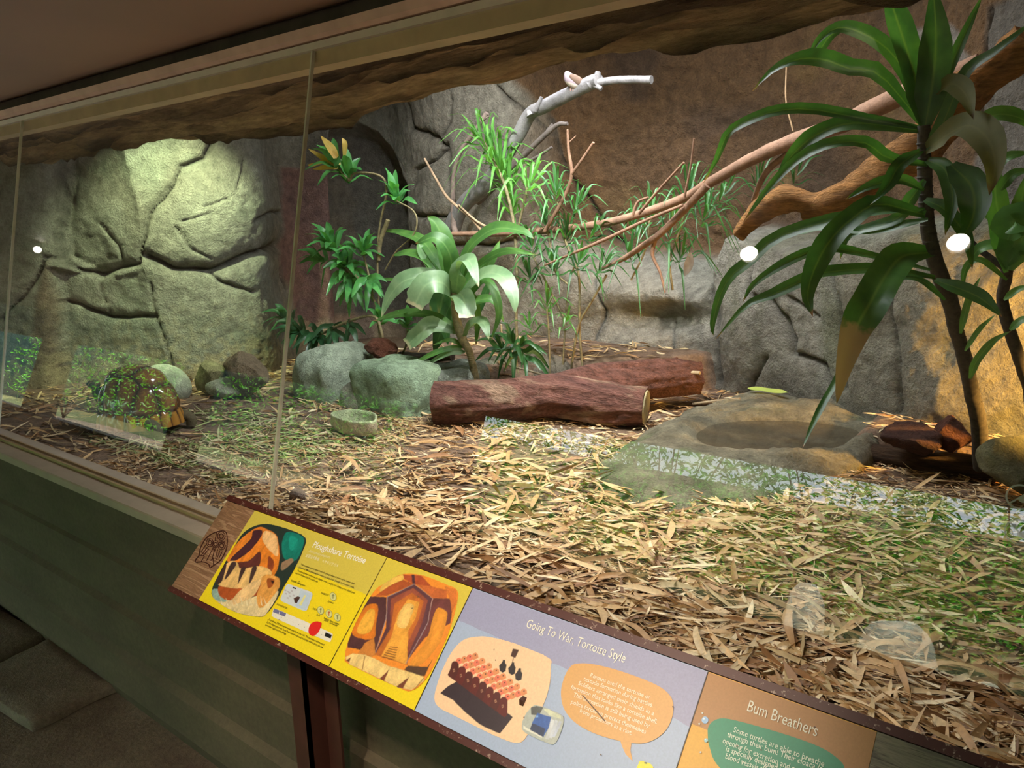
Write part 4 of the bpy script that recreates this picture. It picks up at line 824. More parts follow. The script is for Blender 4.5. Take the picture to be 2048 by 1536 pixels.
mb = MB(); R_ = [
 ([(1850, 255), (1866, 160), (1872, 70), (1866, -30)], [Y1, 1.45], 50), ([(1848, 250), (1828, 148), (1790, 28), (1775, -20)], [Y1, 1.45], 42), ([(1860, 250), (1884, 173), (1930, 67), (1965, -10)], [Y1, 1.5], 18),
 ([(1842, 245), (1760, 150), (1700, 138), (1650, 120), (1600, 118), (1550, 138), (1505, 182)], [Y1, 1.4, 1.35], 34), ([(1846, 245), (1802, 132), (1758, 85), (1714, 62), (1675, 56), (1640, 78), (1615, 118)], [Y1, 1.45, 1.4], 28),
 ([(1842, 258), (1740, 240), (1626, 219), (1552, 222), (1494, 243), (1455, 268), (1434, 317), (1407, 366)], [Y1, 1.4, 1.4], 22), ([(1855, 330), (1775, 316), (1731, 286), (1661, 288), (1596, 320), (1538, 376), (1488, 442)], [1.5, 1.35, 1.3], 26),
 ([(1848, 262), (1714, 246), (1640, 266), (1590, 304), (1552, 354)], [Y1, 1.4], 34), ([(1850, 430), (1758, 408), (1706, 436), (1660, 481), (1628, 540), (1615, 592), (1626, 632)], [1.5, 1.25, 1.15], 44),
 ([(1870, 555), (1760, 538), (1650, 545), (1608, 560), (1543, 590), (1491, 612), (1430, 680)], [1.55, 1.3, 1.2], 26), ([(1860, 540), (1700, 502), (1634, 500), (1563, 530), (1507, 569), (1486, 604)], [1.55, 1.35, 1.3], 20),
 ([(1850, 420), (1740, 425), (1620, 452), (1545, 480), (1500, 522), (1462, 552), (1439, 594), (1425, 650), (1427, 672)], [1.5, 1.4, 1.35], 26), ([(1856, 440), (1740, 460), (1650, 455), (1590, 470)], [1.5, 1.6], 20),
 ([(1870, 560), (1953, 592), (2004, 633)], [1.55, 1.45], 28), ([(1700, 700), (1672, 762), (1647, 807), (1625, 850), (1605, 897)], [1.6, 1.3], 14), ([(1845, 300), (1800, 330), (1776, 370), (1740, 410)], [Y1, 1.35], 26),
 ([(1848, 380), (1800, 360), (1740, 372), (1690, 400)], [Y1, 1.4], 22), ([(1850, 400), (1890, 420), (1930, 470), (1945, 540)], [Y1, 1.4], 26), ([(1854, 320), (1890, 340), (1905, 400), (1890, 470)], [Y1, 1.35], 30), ([(1902, 330), (1942, 372), (1948, 425), (1925, 478)], [1.45, 1.3], 52),
 ([(1890, 600), (1840, 560), (1790, 560), (1760, 600)], [1.55, 1.5], 12), ([(1850, 300), (1880, 260), (1930, 150), (1992, 102), (2070, 40)], [1.5, 1.4], 24), ([(1690, 55), (1662, 70), (1640, 100), (1625, 135)], [1.5, 1.45], 18),
 ([(1850, 360), (1820, 400), (1790, 440), (1700, 470), (1680, 520)], [1.5, 1.55], 22)]
for k, (p, y, w) in enumerate(R_): pxleaf(mb, p, y, w, seed=k + 3, fold=0.3)
mt = MB(); pxleaf(mt, [(1862, 505), (1804, 514), (1768, 556), (1739, 608), (1712, 657), (1690, 725), (1673, 808)], [1.55, 1.2, 1.1], 64, 'strap', fold=0.35, seed=3, seg=24)
mp = MB()
for p, y, w in (([(1852, 300), (1904, 264), (1942, 252), (1977, 280), (1990, 331), (1978, 390)], [1.5, 1.3, 1.2], 52), ([(1872, 182), (1905, 168), (1932, 190), (1946, 238)], [1.5, 1.3], 36)): pxleaf(mp, p, y, w, 'strap', fold=0.3, face=0.9, c=(1, 1, 1))
M['paleleaf'] = leaf_mat('dull pale dracaena leaf', (0.11, 0.115, 0.03), (0.16, 0.15, 0.045), (0.20, 0.19, 0.06), 0.7, 0.45, (0.12, 0.08, 0.04), 0.93)
plant('dracaena', base, 'tall near dracaena with long arching leaves and dark trunk in the right bed', 'plant', st, [('foliage', mb, 'dracaena_near'), ('brown_tipped_leaf', mt, 'browntip'), ('pale_leaves', mp, 'paleleaf')], None, 'stemdark')
# second trunk at the right edge
st = MB(); P = px3([(2075, 905), (2062, 800), (2045, 735), (2018, 657), (2005, 600), (2012, 556), (2014, 520)], [2.1, 1.8, 1.7]); P[0][2] = 0.64; tube(st, P, [12 * s, 10 * s, 9 * s], 14, 60, 0.12, 0, None, 6)
tube(st, px3([(2014, 540), (1960, 500), (1930, 470)], [1.7]), [6 * s, 4 * s], 8, 12, 0.1, 0, None, 6)
mb = MB()
for k, (p, y, w) in enumerate([([(2012, 545), (1992, 450), (1962, 425)], [1.65], 20), ([(2014, 540), (2000, 450), (1990, 380), (1995, 330)], [1.6], 36), ([(2016, 540), (2032, 470), (2052, 350)], [1.6], 46), ([(1946, 262), (1990, 230), (2040, 236), (2070, 260)], [1.5], 28),
    ([(1985, 340), (2015, 314), (2060, 305)], [1.5], 18), ([(2000, 380), (2025, 350), (2060, 340)], [1.5], 18), ([(1921, 667), (1937, 602), (1962, 552)], [1.6], 12), ([(1930, 702), (1958, 660), (1992, 628)], [1.6], 9), ([(1940, 757), (1953, 722), (1986, 683), (2022, 662)], [1.6], 13),
    ([(2008, 600), (2035, 580), (2070, 570)], [1.6], 12), ([(2014, 560), (1960, 520), (1930, 540), (1925, 600)], [1.6], 12), ([(2020, 660), (2045, 640), (2070, 640)], [1.65], 14), ([(2014, 500), (1985, 490), (1955, 500), (1940, 530)], [1.6], 20), ([(2015, 480), (2030, 440), (2060, 470)], [1.55], 60),
    ([(2014, 530), (2040, 500), (2070, 520)], [1.6], 22)]): pxleaf(mb, p, y, w, seed=k + 2)
plant('dracaena', P[0], 'dracaena cut by the right picture edge with lime lit leaves', 'plant', st, mb, 'dracaena', 'stemdark')

def lance_plant(nodes_, stems_, label, mat='lance', L=60, w=15, y=2.05, n=14, base=None):
    st = MB(); mb = MB()
    for pts, wp in stems_:
        P = px3(pts, [y]); tube(st, P, [wp * DP(pts[0][0], pts[0][1], y) / 2] * 2, 8, 40, 0.1, 0, None, 3)
    for (u, v, ax, nn, lm) in nodes_:
        c = PY(u, v, y + rnd.uniform(-0.03, 0.03)); s = DP(u, v, y); a = cr * ax[0] + upv * ax[1] + fw * ax[2]
        rosette(mb, c, a, nn, L * lm * s, w * s * (0.8 + 0.2 * lm), (0.25, 1.35), 0.45, 'lance', 9, (0.75, 1.25))
    b = px3([stems_[0][0][-1]], [y])[0]
    return plant('song_plant', b, label, 'plant', st, mb, mat)
fw = -VIEW(PY(900, 500, 2.0)) * 1.0
lp = lance_plant([(676, 335, (-0.5, 0.8, -0.3), 7, 1.0), (699, 358, (0.1, 1, -0.3), 9, 0.9), (793, 400, (-0.2, 1, -0.3), 13, 0.8)],
            [([(690, 352), (699, 361), (711, 346), (761, 352), (773, 384), (761, 443), (755, 502), (757, 600), (764, 705)], 4), ([(793, 402), (825, 420), (834, 443), (825, 472), (793, 502), (770, 540)], 3), ([(776, 440), (761, 481), (757, 520)], 9), ([(676, 335), (690, 352), (700, 361)], 4)],
            'tallest thin-stemmed plant with a yellowed tuft, reaching up at left', L=72, w=16)
mb = MB()
for p, w in (([(672, 330), (650, 318), (617, 298)], 12), ([(674, 334), (655, 322), (628, 330), (616, 330)], 12), ([(676, 336), (655, 335), (625, 338)], 13), ([(676, 330), (664, 300), (642, 272)], 16), ([(680, 330), (668, 310), (655, 298)], 12), ([(688, 320), (690, 290), (684, 276)], 10)): pxleaf(mb, p, [2.03, 2.0], w, 'lance')
o = mb.build('yellow_leaves', M['yellowleaf'], lp); o['label'] = 'yellowed dry leaves'
lance_plant([(667, 496, (-0.4, 0.9, -0.4), 14, 1), (692, 535, (0, 0.5, -0.9), 18, 1), (726, 505, (0.4, 0.8, -0.2), 12, 0.9), (700, 560, (0.1, -0.7, -0.6), 14, 0.9), (735, 560, (0.3, -0.6, -0.4), 8, 0.8), (650, 520, (-0.9, 0.1, -0.3), 9, 0.9), (760, 640, (0, 1, -.4), 8, 0.6), (815, 650, (0.2, 1, -.4), 10, 0.7)],
            [([(690, 535), (720, 560), (748, 600), (757, 650), (765, 712)], 5), ([(667, 496), (680, 520), (695, 545)], 4), ([(726, 505), (735, 540), (748, 600)], 4), ([(815, 650), (812, 690), (800, 715)], 4)],
            'bushy lance-leaved plant in the middle of the left group', L=62, w=15, y=1.98)
lance_plant([(579, 640, (-0.8, 0.6, -0.3), 12, 0.9), (603, 662, (-0.5, 0.0, -0.6), 14, 0.9), (634, 668, (0, -0.4, -0.8), 10, 0.8), (668, 655, (0.1, -0.8, -0.5), 7, 0.8), (700, 645, (0.2, -0.8, -0.3), 5, 0.7)],
            [([(579, 640), (603, 662), (640, 668), (690, 645), (745, 632), (762, 660), (768, 712)], 5)], 'lance-leaved stem leaning far left just behind the pane joint', 'lancedark', L=62, w=13, y=1.93)

def strap_plant(crowns, stems_, label, mat, y, L, w, col=(0.75, 1.25), droop=0.9, c2=None, name='strap_leaf_plant'):
    st = MB(); mb = MB()
    for pts, ys, wp in stems_:
        P = px3(pts, ys)
        tube(st, P, [wp * DP(pts[0][0], pts[0][1], ys[0]) / 2] * 2, 8, 40, 0.08, 0, None, 3)
    for (u, v, ax, nn, lm) in crowns:
        yy = y + rnd.uniform(-0.08, 0.08); c = PY(u, v, yy); s = DP(u, v, yy); a = cr * ax[0] + upv * ax[1] + fw * ax[2]
        rosette(mb, c, a, int(nn * 1.15), 1.12 * L * lm * s, 0.72 * w * s, (0.2, 1.5), droop, 'lance', 10, col, c2, 0.04, 0.01)
    b = px3([stems_[0][0][-1]], [stems_[0][1][-1]])[0]
    return plant(name, b, label, 'plant', st, mb, mat)
strap_plant([(968, 285, (-0.6, 0.8, -0.1), 12, 0.85), (985, 318, (-0.2, 0.9, -0.2), 16, 1.05), (1002, 352, (0, 0.9, -0.2), 18, 1.15), (1016, 385, (0.1, 0.8, -0.2), 14, 1.0), (1024, 425, (0, 0.6, -0.3), 10, 0.8), (1055, 375, (0.5, 0.8, -0.2), 12, 0.9)],
            [([(968, 285), (985, 318), (1002, 352), (1018, 400), (1030, 470), (1034, 560), (1032, 635), (1036, 704), (1048, 765)], [2.55, 2.35], 6), ([(1055, 375), (1045, 420), (1032, 470)], [2.5], 5)],
            'bright narrow-leaved plant arching in the daylight beside the pale branch', 'strap', 2.5, 95, 9, (0.95, 1.5))
strap_plant([(1112, 395, (0.1, 1, -0.2), 14, 1), (1150, 420, (0.4, 0.8, -0.2), 12, 0.9), (1095, 460, (-0.2, 0.7, -0.3), 12, 0.9), (1132, 480, (0, 0.7, -0.4), 14, 1), (1180, 475, (0.5, 0.6, -0.2), 12, 0.9), (1155, 530, (0.2, 0.6, -0.4), 14, 0.95), (1110, 540, (-0.2, 0.6, -0.4), 12, 0.9), (1065, 500, (-0.3, 0.8, -0.3), 12, 0.9), (1060, 560, (-0.2, 0.7, -0.3), 10, 0.8), (1200, 540, (0.4, 0.5, -0.3), 10, 0.8)],
            [([(1112, 395), (1130, 480), (1157, 550), (1159, 663), (1167, 757)], [2.4], 5), ([(1150, 530), (1137, 570), (1130, 660), (1124, 757)], [2.42], 4), ([(1213, 550), (1185, 600), (1159, 646), (1148, 700), (1140, 758)], [2.38], 5), ([(1095, 460), (1110, 540), (1137, 570)], [2.4], 4), ([(1060, 500), (1090, 560), (1130, 640)], [2.42], 4)],
            'dense dark narrow-leaved clump on thin bare stems in the centre', 'strapdark', 2.38, 78, 8, (0.8, 1.6))
strap_plant([(1094, 618, (0, 1, -0.3), 12, 1.0), (1062, 660, (-0.3, 0.7, -0.3), 8, 0.8), (1128, 650, (0.3, 0.7, -.3), 7, 0.7)], [([(1094, 618), (1098, 680), (1100, 757)], [2.3], 4)], 'small green rosette on a thin stem just left of the bare stems', 'strap', 2.28, 62, 7, (0.6, 1.0))
strap_plant([(1028, 690, (-0.2, 0.3, -0.5), 9, 1.0), (1045, 705, (0.2, -0.3, -0.4), 8, 1.0), (1010, 700, (-0.4, 0.2, -0.4), 7, 0.9)], [([(1028, 690), (1035, 740), (1040, 765)], [2.25], 5)], 'dark broad-leaved low plant in shade behind the log', 'strapdark', 2.2, 62, 15, (0.5, 0.9), 0.6)
strap_plant([(1268, 470, (-0.1, 1, -0.2), 12, 0.9), (1300, 440, (0, 1, -0.2), 14, 1.0), (1340, 470, (0.1, 0.9, -0.3), 14, 1.1), (1375, 400, (0.1, 1, -0.2), 16, 1.2), (1405, 440, (0.3, 0.8, -0.3), 14, 1.1), (1360, 520, (0, 0.4, -0.5), 10, 1.0), (1440, 400, (0.5, 0.8, -0.1), 10, 1.0), (1262, 520, (-0.2, 0.5, -0.4), 10, 0.9)],
            [([(1375, 400), (1360, 460), (1340, 520), (1345, 580)], [2.55], 5), ([(1300, 440), (1290, 500), (1262, 560)], [2.5], 4)],
            'grassy dark green clump growing around the long branch on the rock ledge', 'strapdark', 2.5, 88, 7, (0.8, 1.4), 1.0)
strap_plant([(1515, 385, (0.1, 1, -0.2), 12, 1.0), (1590, 360, (0.3, 1, -0.2), 8, 0.9)], [([(1515, 385), (1512, 420), (1510, 450)], [2.62], 5)], 'small dark tuft on the earth bank left of the rough log', 'strapdark', 2.6, 75, 7, (0.5, 0.9), 0.5)
# small leaf pile and dark hanging leaf on the ledge
mb = MB(); pxleaf(mb, [(1381, 505), (1378, 530), (1369, 552)], [2.4], 18, 'lance', c=(0.16, 0.12, 0.09)); 
tag(mb.build('dead_leaf', M['litter'], loc=tuple(PY(1381, 505, 2.4))), 'dark shrivelled leaf hanging in front of the rock ledge', 'leaf')
# ------------------------------------------------------------------ leaf litter
def litter_mesh(N, rng, xr, yr, Lr, Wr, keep=None, lift=0.0, cols=None):
    x = rng.uniform(*xr, N); y = rng.uniform(*yr, N); a = rng.uniform(0, math.pi, N) 
    a = np.where(rng.uniform(size=N) < 0.55, rng.normal(0.15, 0.5, N), a)
    if keep is not None:
        k = keep(x, y, rng); x, y, a = x[k], y[k], a[k]
    N = len(x); L = rng.uniform(*Lr, N) * np.where(rng.uniform(size=N) < 0.3, 1.5, 1); Wd = rng.uniform(*Wr, N)
    t = np.array([0, 0.25, 0.55, 0.8, 1.0]); prof = np.array([0.15, 0.9, 1.0, 0.65, 0.03])
    dz = rng.uniform(0.002, 0.022, N) + lift; pitch = rng.normal(0, 0.16, N); curl = rng.normal(0, 0.10, N) * L; roll = rng.normal(0, 0.45, N)
    ca, sa = np.cos(a), np.sin(a); V = []
    bend = rng.normal(0, 0.05, N) * L
    for i, (ti, pi_) in enumerate(zip(t, prof)):
        lx = (ti - 0.5) * L; side = bend * (4 * (ti - 0.5) ** 2)
        h = lx * np.sin(pitch) + curl * (ti - 0.5) ** 2 + dz
        for sgn in (-1, 0, 1):
            w = sgn * Wd * 0.5 * pi_; zz = h + w * np.sin(roll) + (0.12 * Wd if sgn else 0) * pi_
            ly = side + w * np.cos(roll)
            V.append(np.stack([x + lx * ca - ly * sa, y + lx * sa + ly * ca, zz], 1))
    V = np.stack(V, 1); base = ground_z(x, y); mn = V[:, :, 2].min(1)
    V[:, :, 2] += (base - np.minimum(mn, 0) * 0.8 - 0.001)[:, None]
    cols = cols or [(0.60, 0.38, 0.17), (0.42, 0.23, 0.09), (0.76, 0.56, 0.30), (0.66, 0.44, 0.21), (0.26, 0.13, 0.05), (0.58, 0.43, 0.22), (0.84, 0.68, 0.42), (0.35, 0.18, 0.07)]
    ci = rng.randint(0, len(cols), N); C = np.array(cols)[ci] * rng.uniform(0.8, 1.15, N)[:, None]
    C = np.repeat(C, 15, 0); F0 = np.array([(r * 3 + c, r * 3 + c + 1, (r + 1) * 3 + c + 1, (r + 1) * 3 + c) for r in range(4) for c in range(2)])
    F = (F0[None] + (np.arange(N) * 15)[:, None, None]).reshape(-1, 4)
    UV = np.tile(np.array([(sg, ti) for ti in t for sg in (-1, 0, 1)], float), (N, 1))
    return V.reshape(-1, 3), F, C, UV, N
def notpool(x, y):
    aa = np.arctan2(y - ci[1], x - ci[0]); r = np.hypot(x - ci[0], y - ci[1]); R_ = np.interp(aa, an, ro, period=2 * math.pi); return r > R_ * rs.uniform(0.80, 1.02, len(x))
def wally(x): return np.interp(x, BX[np.argsort(BX)], BY[np.argsort(BX)])
def keepf(x, y, rng):
    k = notpool(x, y) & (y < np.minimum(wally(x) + 0.0, 3.3))
    bare = np.exp(-(((x + 1.75) / 0.5) ** 2 + ((y - 1.05) / 0.28) ** 2)) + 0.8 * np.exp(-(((x + 2.6) / 0.3) ** 2 + ((y - 0.85) / 0.15) ** 2))
    patch = fbm(np.stack([x * 2.2, y * 2.2, 0 * x], 1), 3, 404); k &= rng.uniform(size=len(x)) > np.maximum(0.88 * bare, 0.75 * sstep(0.05, 0.35, patch))
    bed = (ground_z(x, y) > FZ + 0.10); k &= ~bed | (rng.uniform(size=len(x)) < np.where(x > -0.9, 0.9, 0.35))
    return k
rl = np.random.RandomState(5)
mb = MB(); tot = 0
for N, xr, yr, Lr, Wr, cols in ((9000, (-5.2, 1.0), (0.24, 3.2), (0.05, 0.12), (0.007, 0.015), None), (10000, (-3.4, 0.9), (0.24, 2.6), (0.02, 0.07), (0.004, 0.009), None), (5200, (-2.1, 0.9), (0.22, 1.4), (0.07, 0.15), (0.009, 0.020), None),
                                (30000, (-3.2, 0.7), (0.24, 2.2), (0.006, 0.026), (0.002, 0.006), None), (2500, (-3.4, 0.8), (0.24, 2.2), (0.06, 0.16), (0.002, 0.004), None), (1500, (-3.9, -2.6), (0.5, 1.3), (0.06, 0.14), (0.005, 0.010), [(0.34, 0.42, 0.14), (0.50, 0.52, 0.24), (0.24, 0.32, 0.10), (0.56, 0.48, 0.28)])):
    V, F, C, UV, n_ = litter_mesh(N, rl, xr, yr, Lr, Wr, keepf, 0.0, cols); k0 = mb.n
    mb.v.append(V); mb.c.append(C); mb.uv.append(UV); mb.f += [tuple(f) for f in (F + k0).tolist()]; mb.m += [0] * len(F); mb.n += len(V); tot += n_
o = mb.build('leaf_litter', M['litter']); tag(o, 'dry tan leaf litter and chips covering the enclosure floor', 'leaf litter', kind='stuff')
# the leaves that show largest, each one an object
protos = []
for k in range(14):
    L = rnd.uniform(0.09, 0.20); w = rnd.uniform(0.014, 0.026); mb = MB(); cv = rnd.uniform(-0.02, 0.035); bd = rnd.uniform(-0.02, 0.02)
    col = rnd.choice([(0.64, 0.42, 0.20), (0.80, 0.60, 0.34), (0.50, 0.29, 0.12), (0.70, 0.48, 0.25), (0.38, 0.19, 0.08)])
    leaf(mb, [(-L / 2, 0, 0.002), (-L / 6, bd, 0.004 + max(cv, 0)), (L / 5, bd, 0.006 + max(cv, 0)), (L / 2, 0, 0.003 - min(cv, 0))], w, (0, 0, 1), 12, rnd.uniform(-0.3, 0.5), 'lance', 0.08, np.array(col), rnd.uniform(-0.7, 0.7), 0, k)
    me = mb.build('dry_leaf', M['litter'], loc=(0, 0, 0)); protos.append(me)
LAB = 'large loose dry bamboo leaf lying on top of the litter behind the glass'
cnt = 0; first = set()
while cnt < 300:
    x = rnd.uniform(-2.4, 0.45); y = rnd.uniform(0.26, 1.75)
    if x > 0 and y > 1.2: continue
    pxx = project(np.array([[x, y, FZ]]))[0]
    if not (0 < pxx[0] < 2060 and 860 < pxx[1] < 1540): continue
    if not notpool(np.array([x]), np.array([y]))[0]: continue
    if pxx[1] > 1003 + 0.357 * (pxx[0] - 455) + 4 and pxx[0] > 455: continue
    k = rnd.randrange(14)
    if k not in first: o = protos[k]; first.add(k)
    else: o = protos[k].copy(); SC.collection.objects.link(o)
    o.location = (x, y, gz(x, y) + rnd.uniform(0.006, 0.018)); s_ = rnd.uniform(0.7, 1.05); o.scale = (s_, s_, s_)
    o.rotation_euler = (rnd.uniform(-0.35, 0.35), rnd.uniform(-0.12, 0.12), rnd.uniform(0, 6.28) if rnd.random() < 0.5 else rnd.gauss(0.2, 0.6))
    tag(o, LAB, 'leaf', 'large dry leaves on the litter'); cnt += 1

# ------------------------------------------------------------------ information sign
TH = math.radians(44.4); SY0 = -0.04
SP0 = PY(454, 1002, SY0); SU = np.array([0, math.cos(TH), math.sin(TH)]); SN = np.array([0, -math.sin(TH), math.cos(TH)]); SX = np.array([1.0, 0, 0])
def SP(u, v):
    d = ray(u, v); t = SN.dot(SP0 - EYE) / SN.dot(d); p = EYE + d * t - SP0; return (p[0], p.dot(SU))
def SW(s, t, h=0.0): return SP0 + SX * s + SU * t + SN * h
SL, SH = 1.86, 0.232
sign = empty('information_sign', tuple(SW(0, -SH) * np.array([1, 1, 0])), 'long slanted information sign about tortoises on dark metal legs before the glass', 'sign')
n = NT('chipped maroon paint'); f = n.noise(90, 6, 0.75); n.base(n.ramp(f, [(0.60, (0.075, 0.016, 0.012)), (0.64, (0.42, 0.30, 0.24))])); n.set(Roughness=0.4); M['maroon'] = n.m
n = NT('printed wood grain'); f = n.noise(75, 5, 0.6, stretch=(0.10, 1.2, 1.2), dist=1.0)
w = n.ramp(f, [(0.30, (0.13, 0.06, 0.03)), (0.42, (0.33, 0.18, 0.10)), (0.50, (0.20, 0.10, 0.055)), (0.58, (0.42, 0.25, 0.15)), (0.72, (0.27, 0.145, 0.08))]); n.base(w); n.set(Roughness=0.4); M['printwood'] = n.m
n = NT('printed grey wood grain'); f = n.noise(75, 5, 0.6, stretch=(0.10, 1.3, 1.3), dist=1.0)
n.base(n.ramp(f, [(0.35, (0.06, 0.055, 0.04)), (0.45, (0.22, 0.20, 0.14)), (0.55, (0.10, 0.09, 0.07)), (0.65, (0.30, 0.27, 0.19))])); n.set(Roughness=0.45); M['printgrey'] = n.m
n = NT('printed sheet'); f = n.noise(300, 2); n.base(n.mix(1.0, n.attr('Col'), n.ramp(f, [(0.3, (0.94,) * 3), (0.7, (1.04,) * 3)]), 'MULTIPLY')); n.set(Roughness=0.42); M['print'] = n.m
mb = MB()
mb.obox(SW(-0.004, -SH - 0.012, -0.020), SX * (SL + 0.008), SU * (SH + 0.026), SN * 0.014)
mb.obox(SW(-0.004, -SH - 0.014, -0.022), SX * (SL + 0.008), SU * 0.012, SN * 0.0235); mb.obox(SW(-0.004, 0.002, -0.022), SX * (SL + 0.008), SU * 0.014, SN * 0.025)
mb.build('tray', M['maroon'], sign, smooth=False)
mb = MB(); mb.obox(SW(0, -SH - 0.001, -0.006), SX * 0.119, SU * (SH + 0.002), SN * 0.006); mb.build('wood_print_panel', M['printwood'], sign, smooth=False)
mb = MB(); mb.obox(SW(1.524, -SH - 0.001, -0.006), SX * (SL - 1.524), SU * (SH + 0.002), SN * 0.006); o = mb.build('wood_print_panel', M['printgrey'], sign, smooth=False); o['label'] = 'grey wood print at the right end'
for x in (-1.345, -0.745, -0.1):
    mb = MB(); mb.box((x, -0.150, 0.0), (x + 0.055, -0.142, 0.735)); mb.box((x + 0.047, -0.150, 0.0), (x + 0.055, -0.095, 0.775)); mb.box((x + 0.055, -0.101, 0.0), (x + 0.100, -0.095, 0.775))
    lg = mb.build('leg', M['legpaint'] if 'legpaint' in M else M.setdefault('legpaint', flat_mat('dark red leg paint', (0.07, 0.022, 0.014), 0.5, 0, 0.2, 20)), sign, smooth=False)
    mb = MB(); mb.box((x - 0.01, -0.17, 0.0), (x + 0.11, -0.08, 0.006)); fp = mb.build('foot_plate', M['legpaint'], sign, smooth=False); fp.parent = lg
def smoothpx(pts, n): return closed(pts, n)
def st_poly(mb, st, h, col):
    V = [SW(s, t, h) for s, t in st]; mb.add(V, [tuple(range(len(V)))] if area2(st) > 0 else [tuple(range(len(V)))[::-1]], 0, np.array(col))
def area2(st):
    st = np.array(st); x, y = st[:, 0], st[:, 1]; return float(np.sum(x * np.roll(y, -1) - np.roll(x, -1) * y))
class Pic(MB):
    """printed photograph: the shapes are blended softly on a fine grid like a photo print"""
    def __init__(s, soft=0.0008, rings=0.0, grain=0.10): super().__init__(); s.ops = []; s.soft = soft; s.rings = rings; s.grain = grain
    def bake(s, h, seed, res=0.00075):
        out_ = s.ops[0][1]; lo, hi = out_.min(0), out_.max(0); nx_, ny_ = int((hi[0] - lo[0]) / res) + 1, int((hi[1] - lo[1]) / res) + 1
        gx_, gy_ = np.meshgrid(np.linspace(lo[0], hi[0], nx_), np.linspace(lo[1], hi[1], ny_), indexing='ij'); P = np.stack([gx_.ravel(), gy_.ravel()], 1); C_ = np.zeros((len(P), 3))
        q3 = np.c_[P, np.zeros(len(P))]; wob = np.stack([fbm(q3 * 160, 3, seed), fbm(q3 * 160, 3, seed + 9)], 1) * s.soft * 0.9
        for k_, (h_, poly, col) in enumerate(sorted(s.ops, key=lambda t: t[0])):
            lo2, hi2 = poly.min(0) - 0.004, poly.max(0) + 0.004; near = np.all((P > lo2) & (P < hi2), axis=1)
            if k_ == 0: C_[:] = col; continue
            if not near.any(): continue
            Q = (P + wob)[near]; d_ = polydist(Q, list(poly) + [poly[0]]); ins = inpoly(Q, poly); a_ = np.clip(0.5 + np.where(ins, d_, -d_) / (2 * s.soft), 0, 1)
            cc = np.tile(np.asarray(col, float), (len(Q), 1)) * (1 + s.grain * 2.0 * fbm(q3[near] * np.array([90, 45, 1]), 3, seed + k_))[:, None]
            if s.rings: cc *= (1 - s.rings * (0.5 + 0.5 * np.sin(d_ * 2 * math.pi / 0.0019)) * np.clip(1 - d_ / 0.016, 0, 1))[:, None]
            C_[near] = C_[near] * (1 - a_[:, None]) + cc * a_[:, None]
        C_ = np.clip(C_ * (1 + s.grain * fbm(q3 * 350, 2, seed + 3))[:, None], 0.004, 1)
        ins = inpoly(P, out_).reshape(nx_, ny_); V = SP0 + P[:, :1] * SX + P[:, 1:] * SU + SN * h
        F = [(i * ny_ + j, (i + 1) * ny_ + j, (i + 1) * ny_ + j + 1, i * ny_ + j + 1) for i in range(nx_ - 1) for j in range(ny_ - 1) if ins[i, j] and ins[i + 1, j + 1]]
        s.add(V, F, 0, C_)
def pp(mb, crop, pts, h, col, smooth=0):
    ox, oy, k = crop; q = [SP(ox + a / k, oy + b / k) for a, b in pts]
    if smooth: q = closed(q, smooth)
    if isinstance(mb, Pic): mb.ops.append((h + 0.001 * len(mb.ops), np.array(q, float), col)); return
    st_poly(mb, [tuple(z) for z in q], h * 0.00025 + 0.0002, col)
K1, K2, K3, K4 = (330, 980, 4.518), (660, 1100, 4.096), (1000, 1200, 4.573), (1300, 1300, 4.096)
def panel(name, s0, s1, low, upc, wav, label):
    mb = MB(); mb.obox(SW(s0, -SH - 0.001, -0.006), SX * (s1 - s0), SU * (SH + 0.002), SN * 0.006, 0, np.array(low))
    ss = np.linspace(s0, s1, 60); tl = np.interp(ss, [s0, s1], wav) + 0.0022 * fbm(np.c_[ss * 60, 0 * ss, 0 * ss], 3, int(s0 * 100))
    st_poly(mb, [(a_, b_) for a_, b_ in zip(ss, tl)] + [(s1, 0.0), (s0, 0.0)], 0.0003, upc)
    for _ in range(5):
        a_, b_ = rnd.uniform(s0 + .02, s1 - .02), rnd.uniform(-SH + .02, -.02); st_poly(mb, [(a_ + 0.0012 * math.cos(q), b_ + 0.0012 * math.sin(q)) for q in np.linspace(0, 6.28, 8)[:-1]], 0.0026, (0.12, 0.06, 0.03))
    o = mb.build(name, M['print'], sign, smooth=False); o['label'] = label; return o
panel('printed_panel', 0.119, 0.5838, (0.86, 0.66, 0.012), (0.66, 0.53, 0.08), (-0.085, -0.083), 'yellow panel titled Ploughshare Tortoise')
panel('printed_panel', 0.5846, 0.8170, (0.86, 0.66, 0.012), (0.70, 0.56, 0.07), (-0.080, -0.080), 'yellow panel with a shell close-up')
panel('printed_panel', 0.8180, 1.2860, (0.38, 0.47, 0.68), (0.34, 0.35, 0.55), (-0.062, -0.082), 'blue panel titled Going To War, Tortoise Style')
panel('printed_panel', 1.2870, 1.5235, (0.72, 0.38, 0.035), (0.42, 0.205, 0.07), (-0.078, -0.080), 'orange panel titled Bum Breathers')
mb = MB()
for s in (0.5842, 0.8175, 1.2865): st_poly(mb, [(s - 0.0007, -SH), (s + 0.0007, -SH), (s + 0.0007, 0), (s - 0.0007, 0)], 0.0012, (0.02, 0.015, 0.015))
mb.build('panel_seams', M['print'], sign, smooth=False)
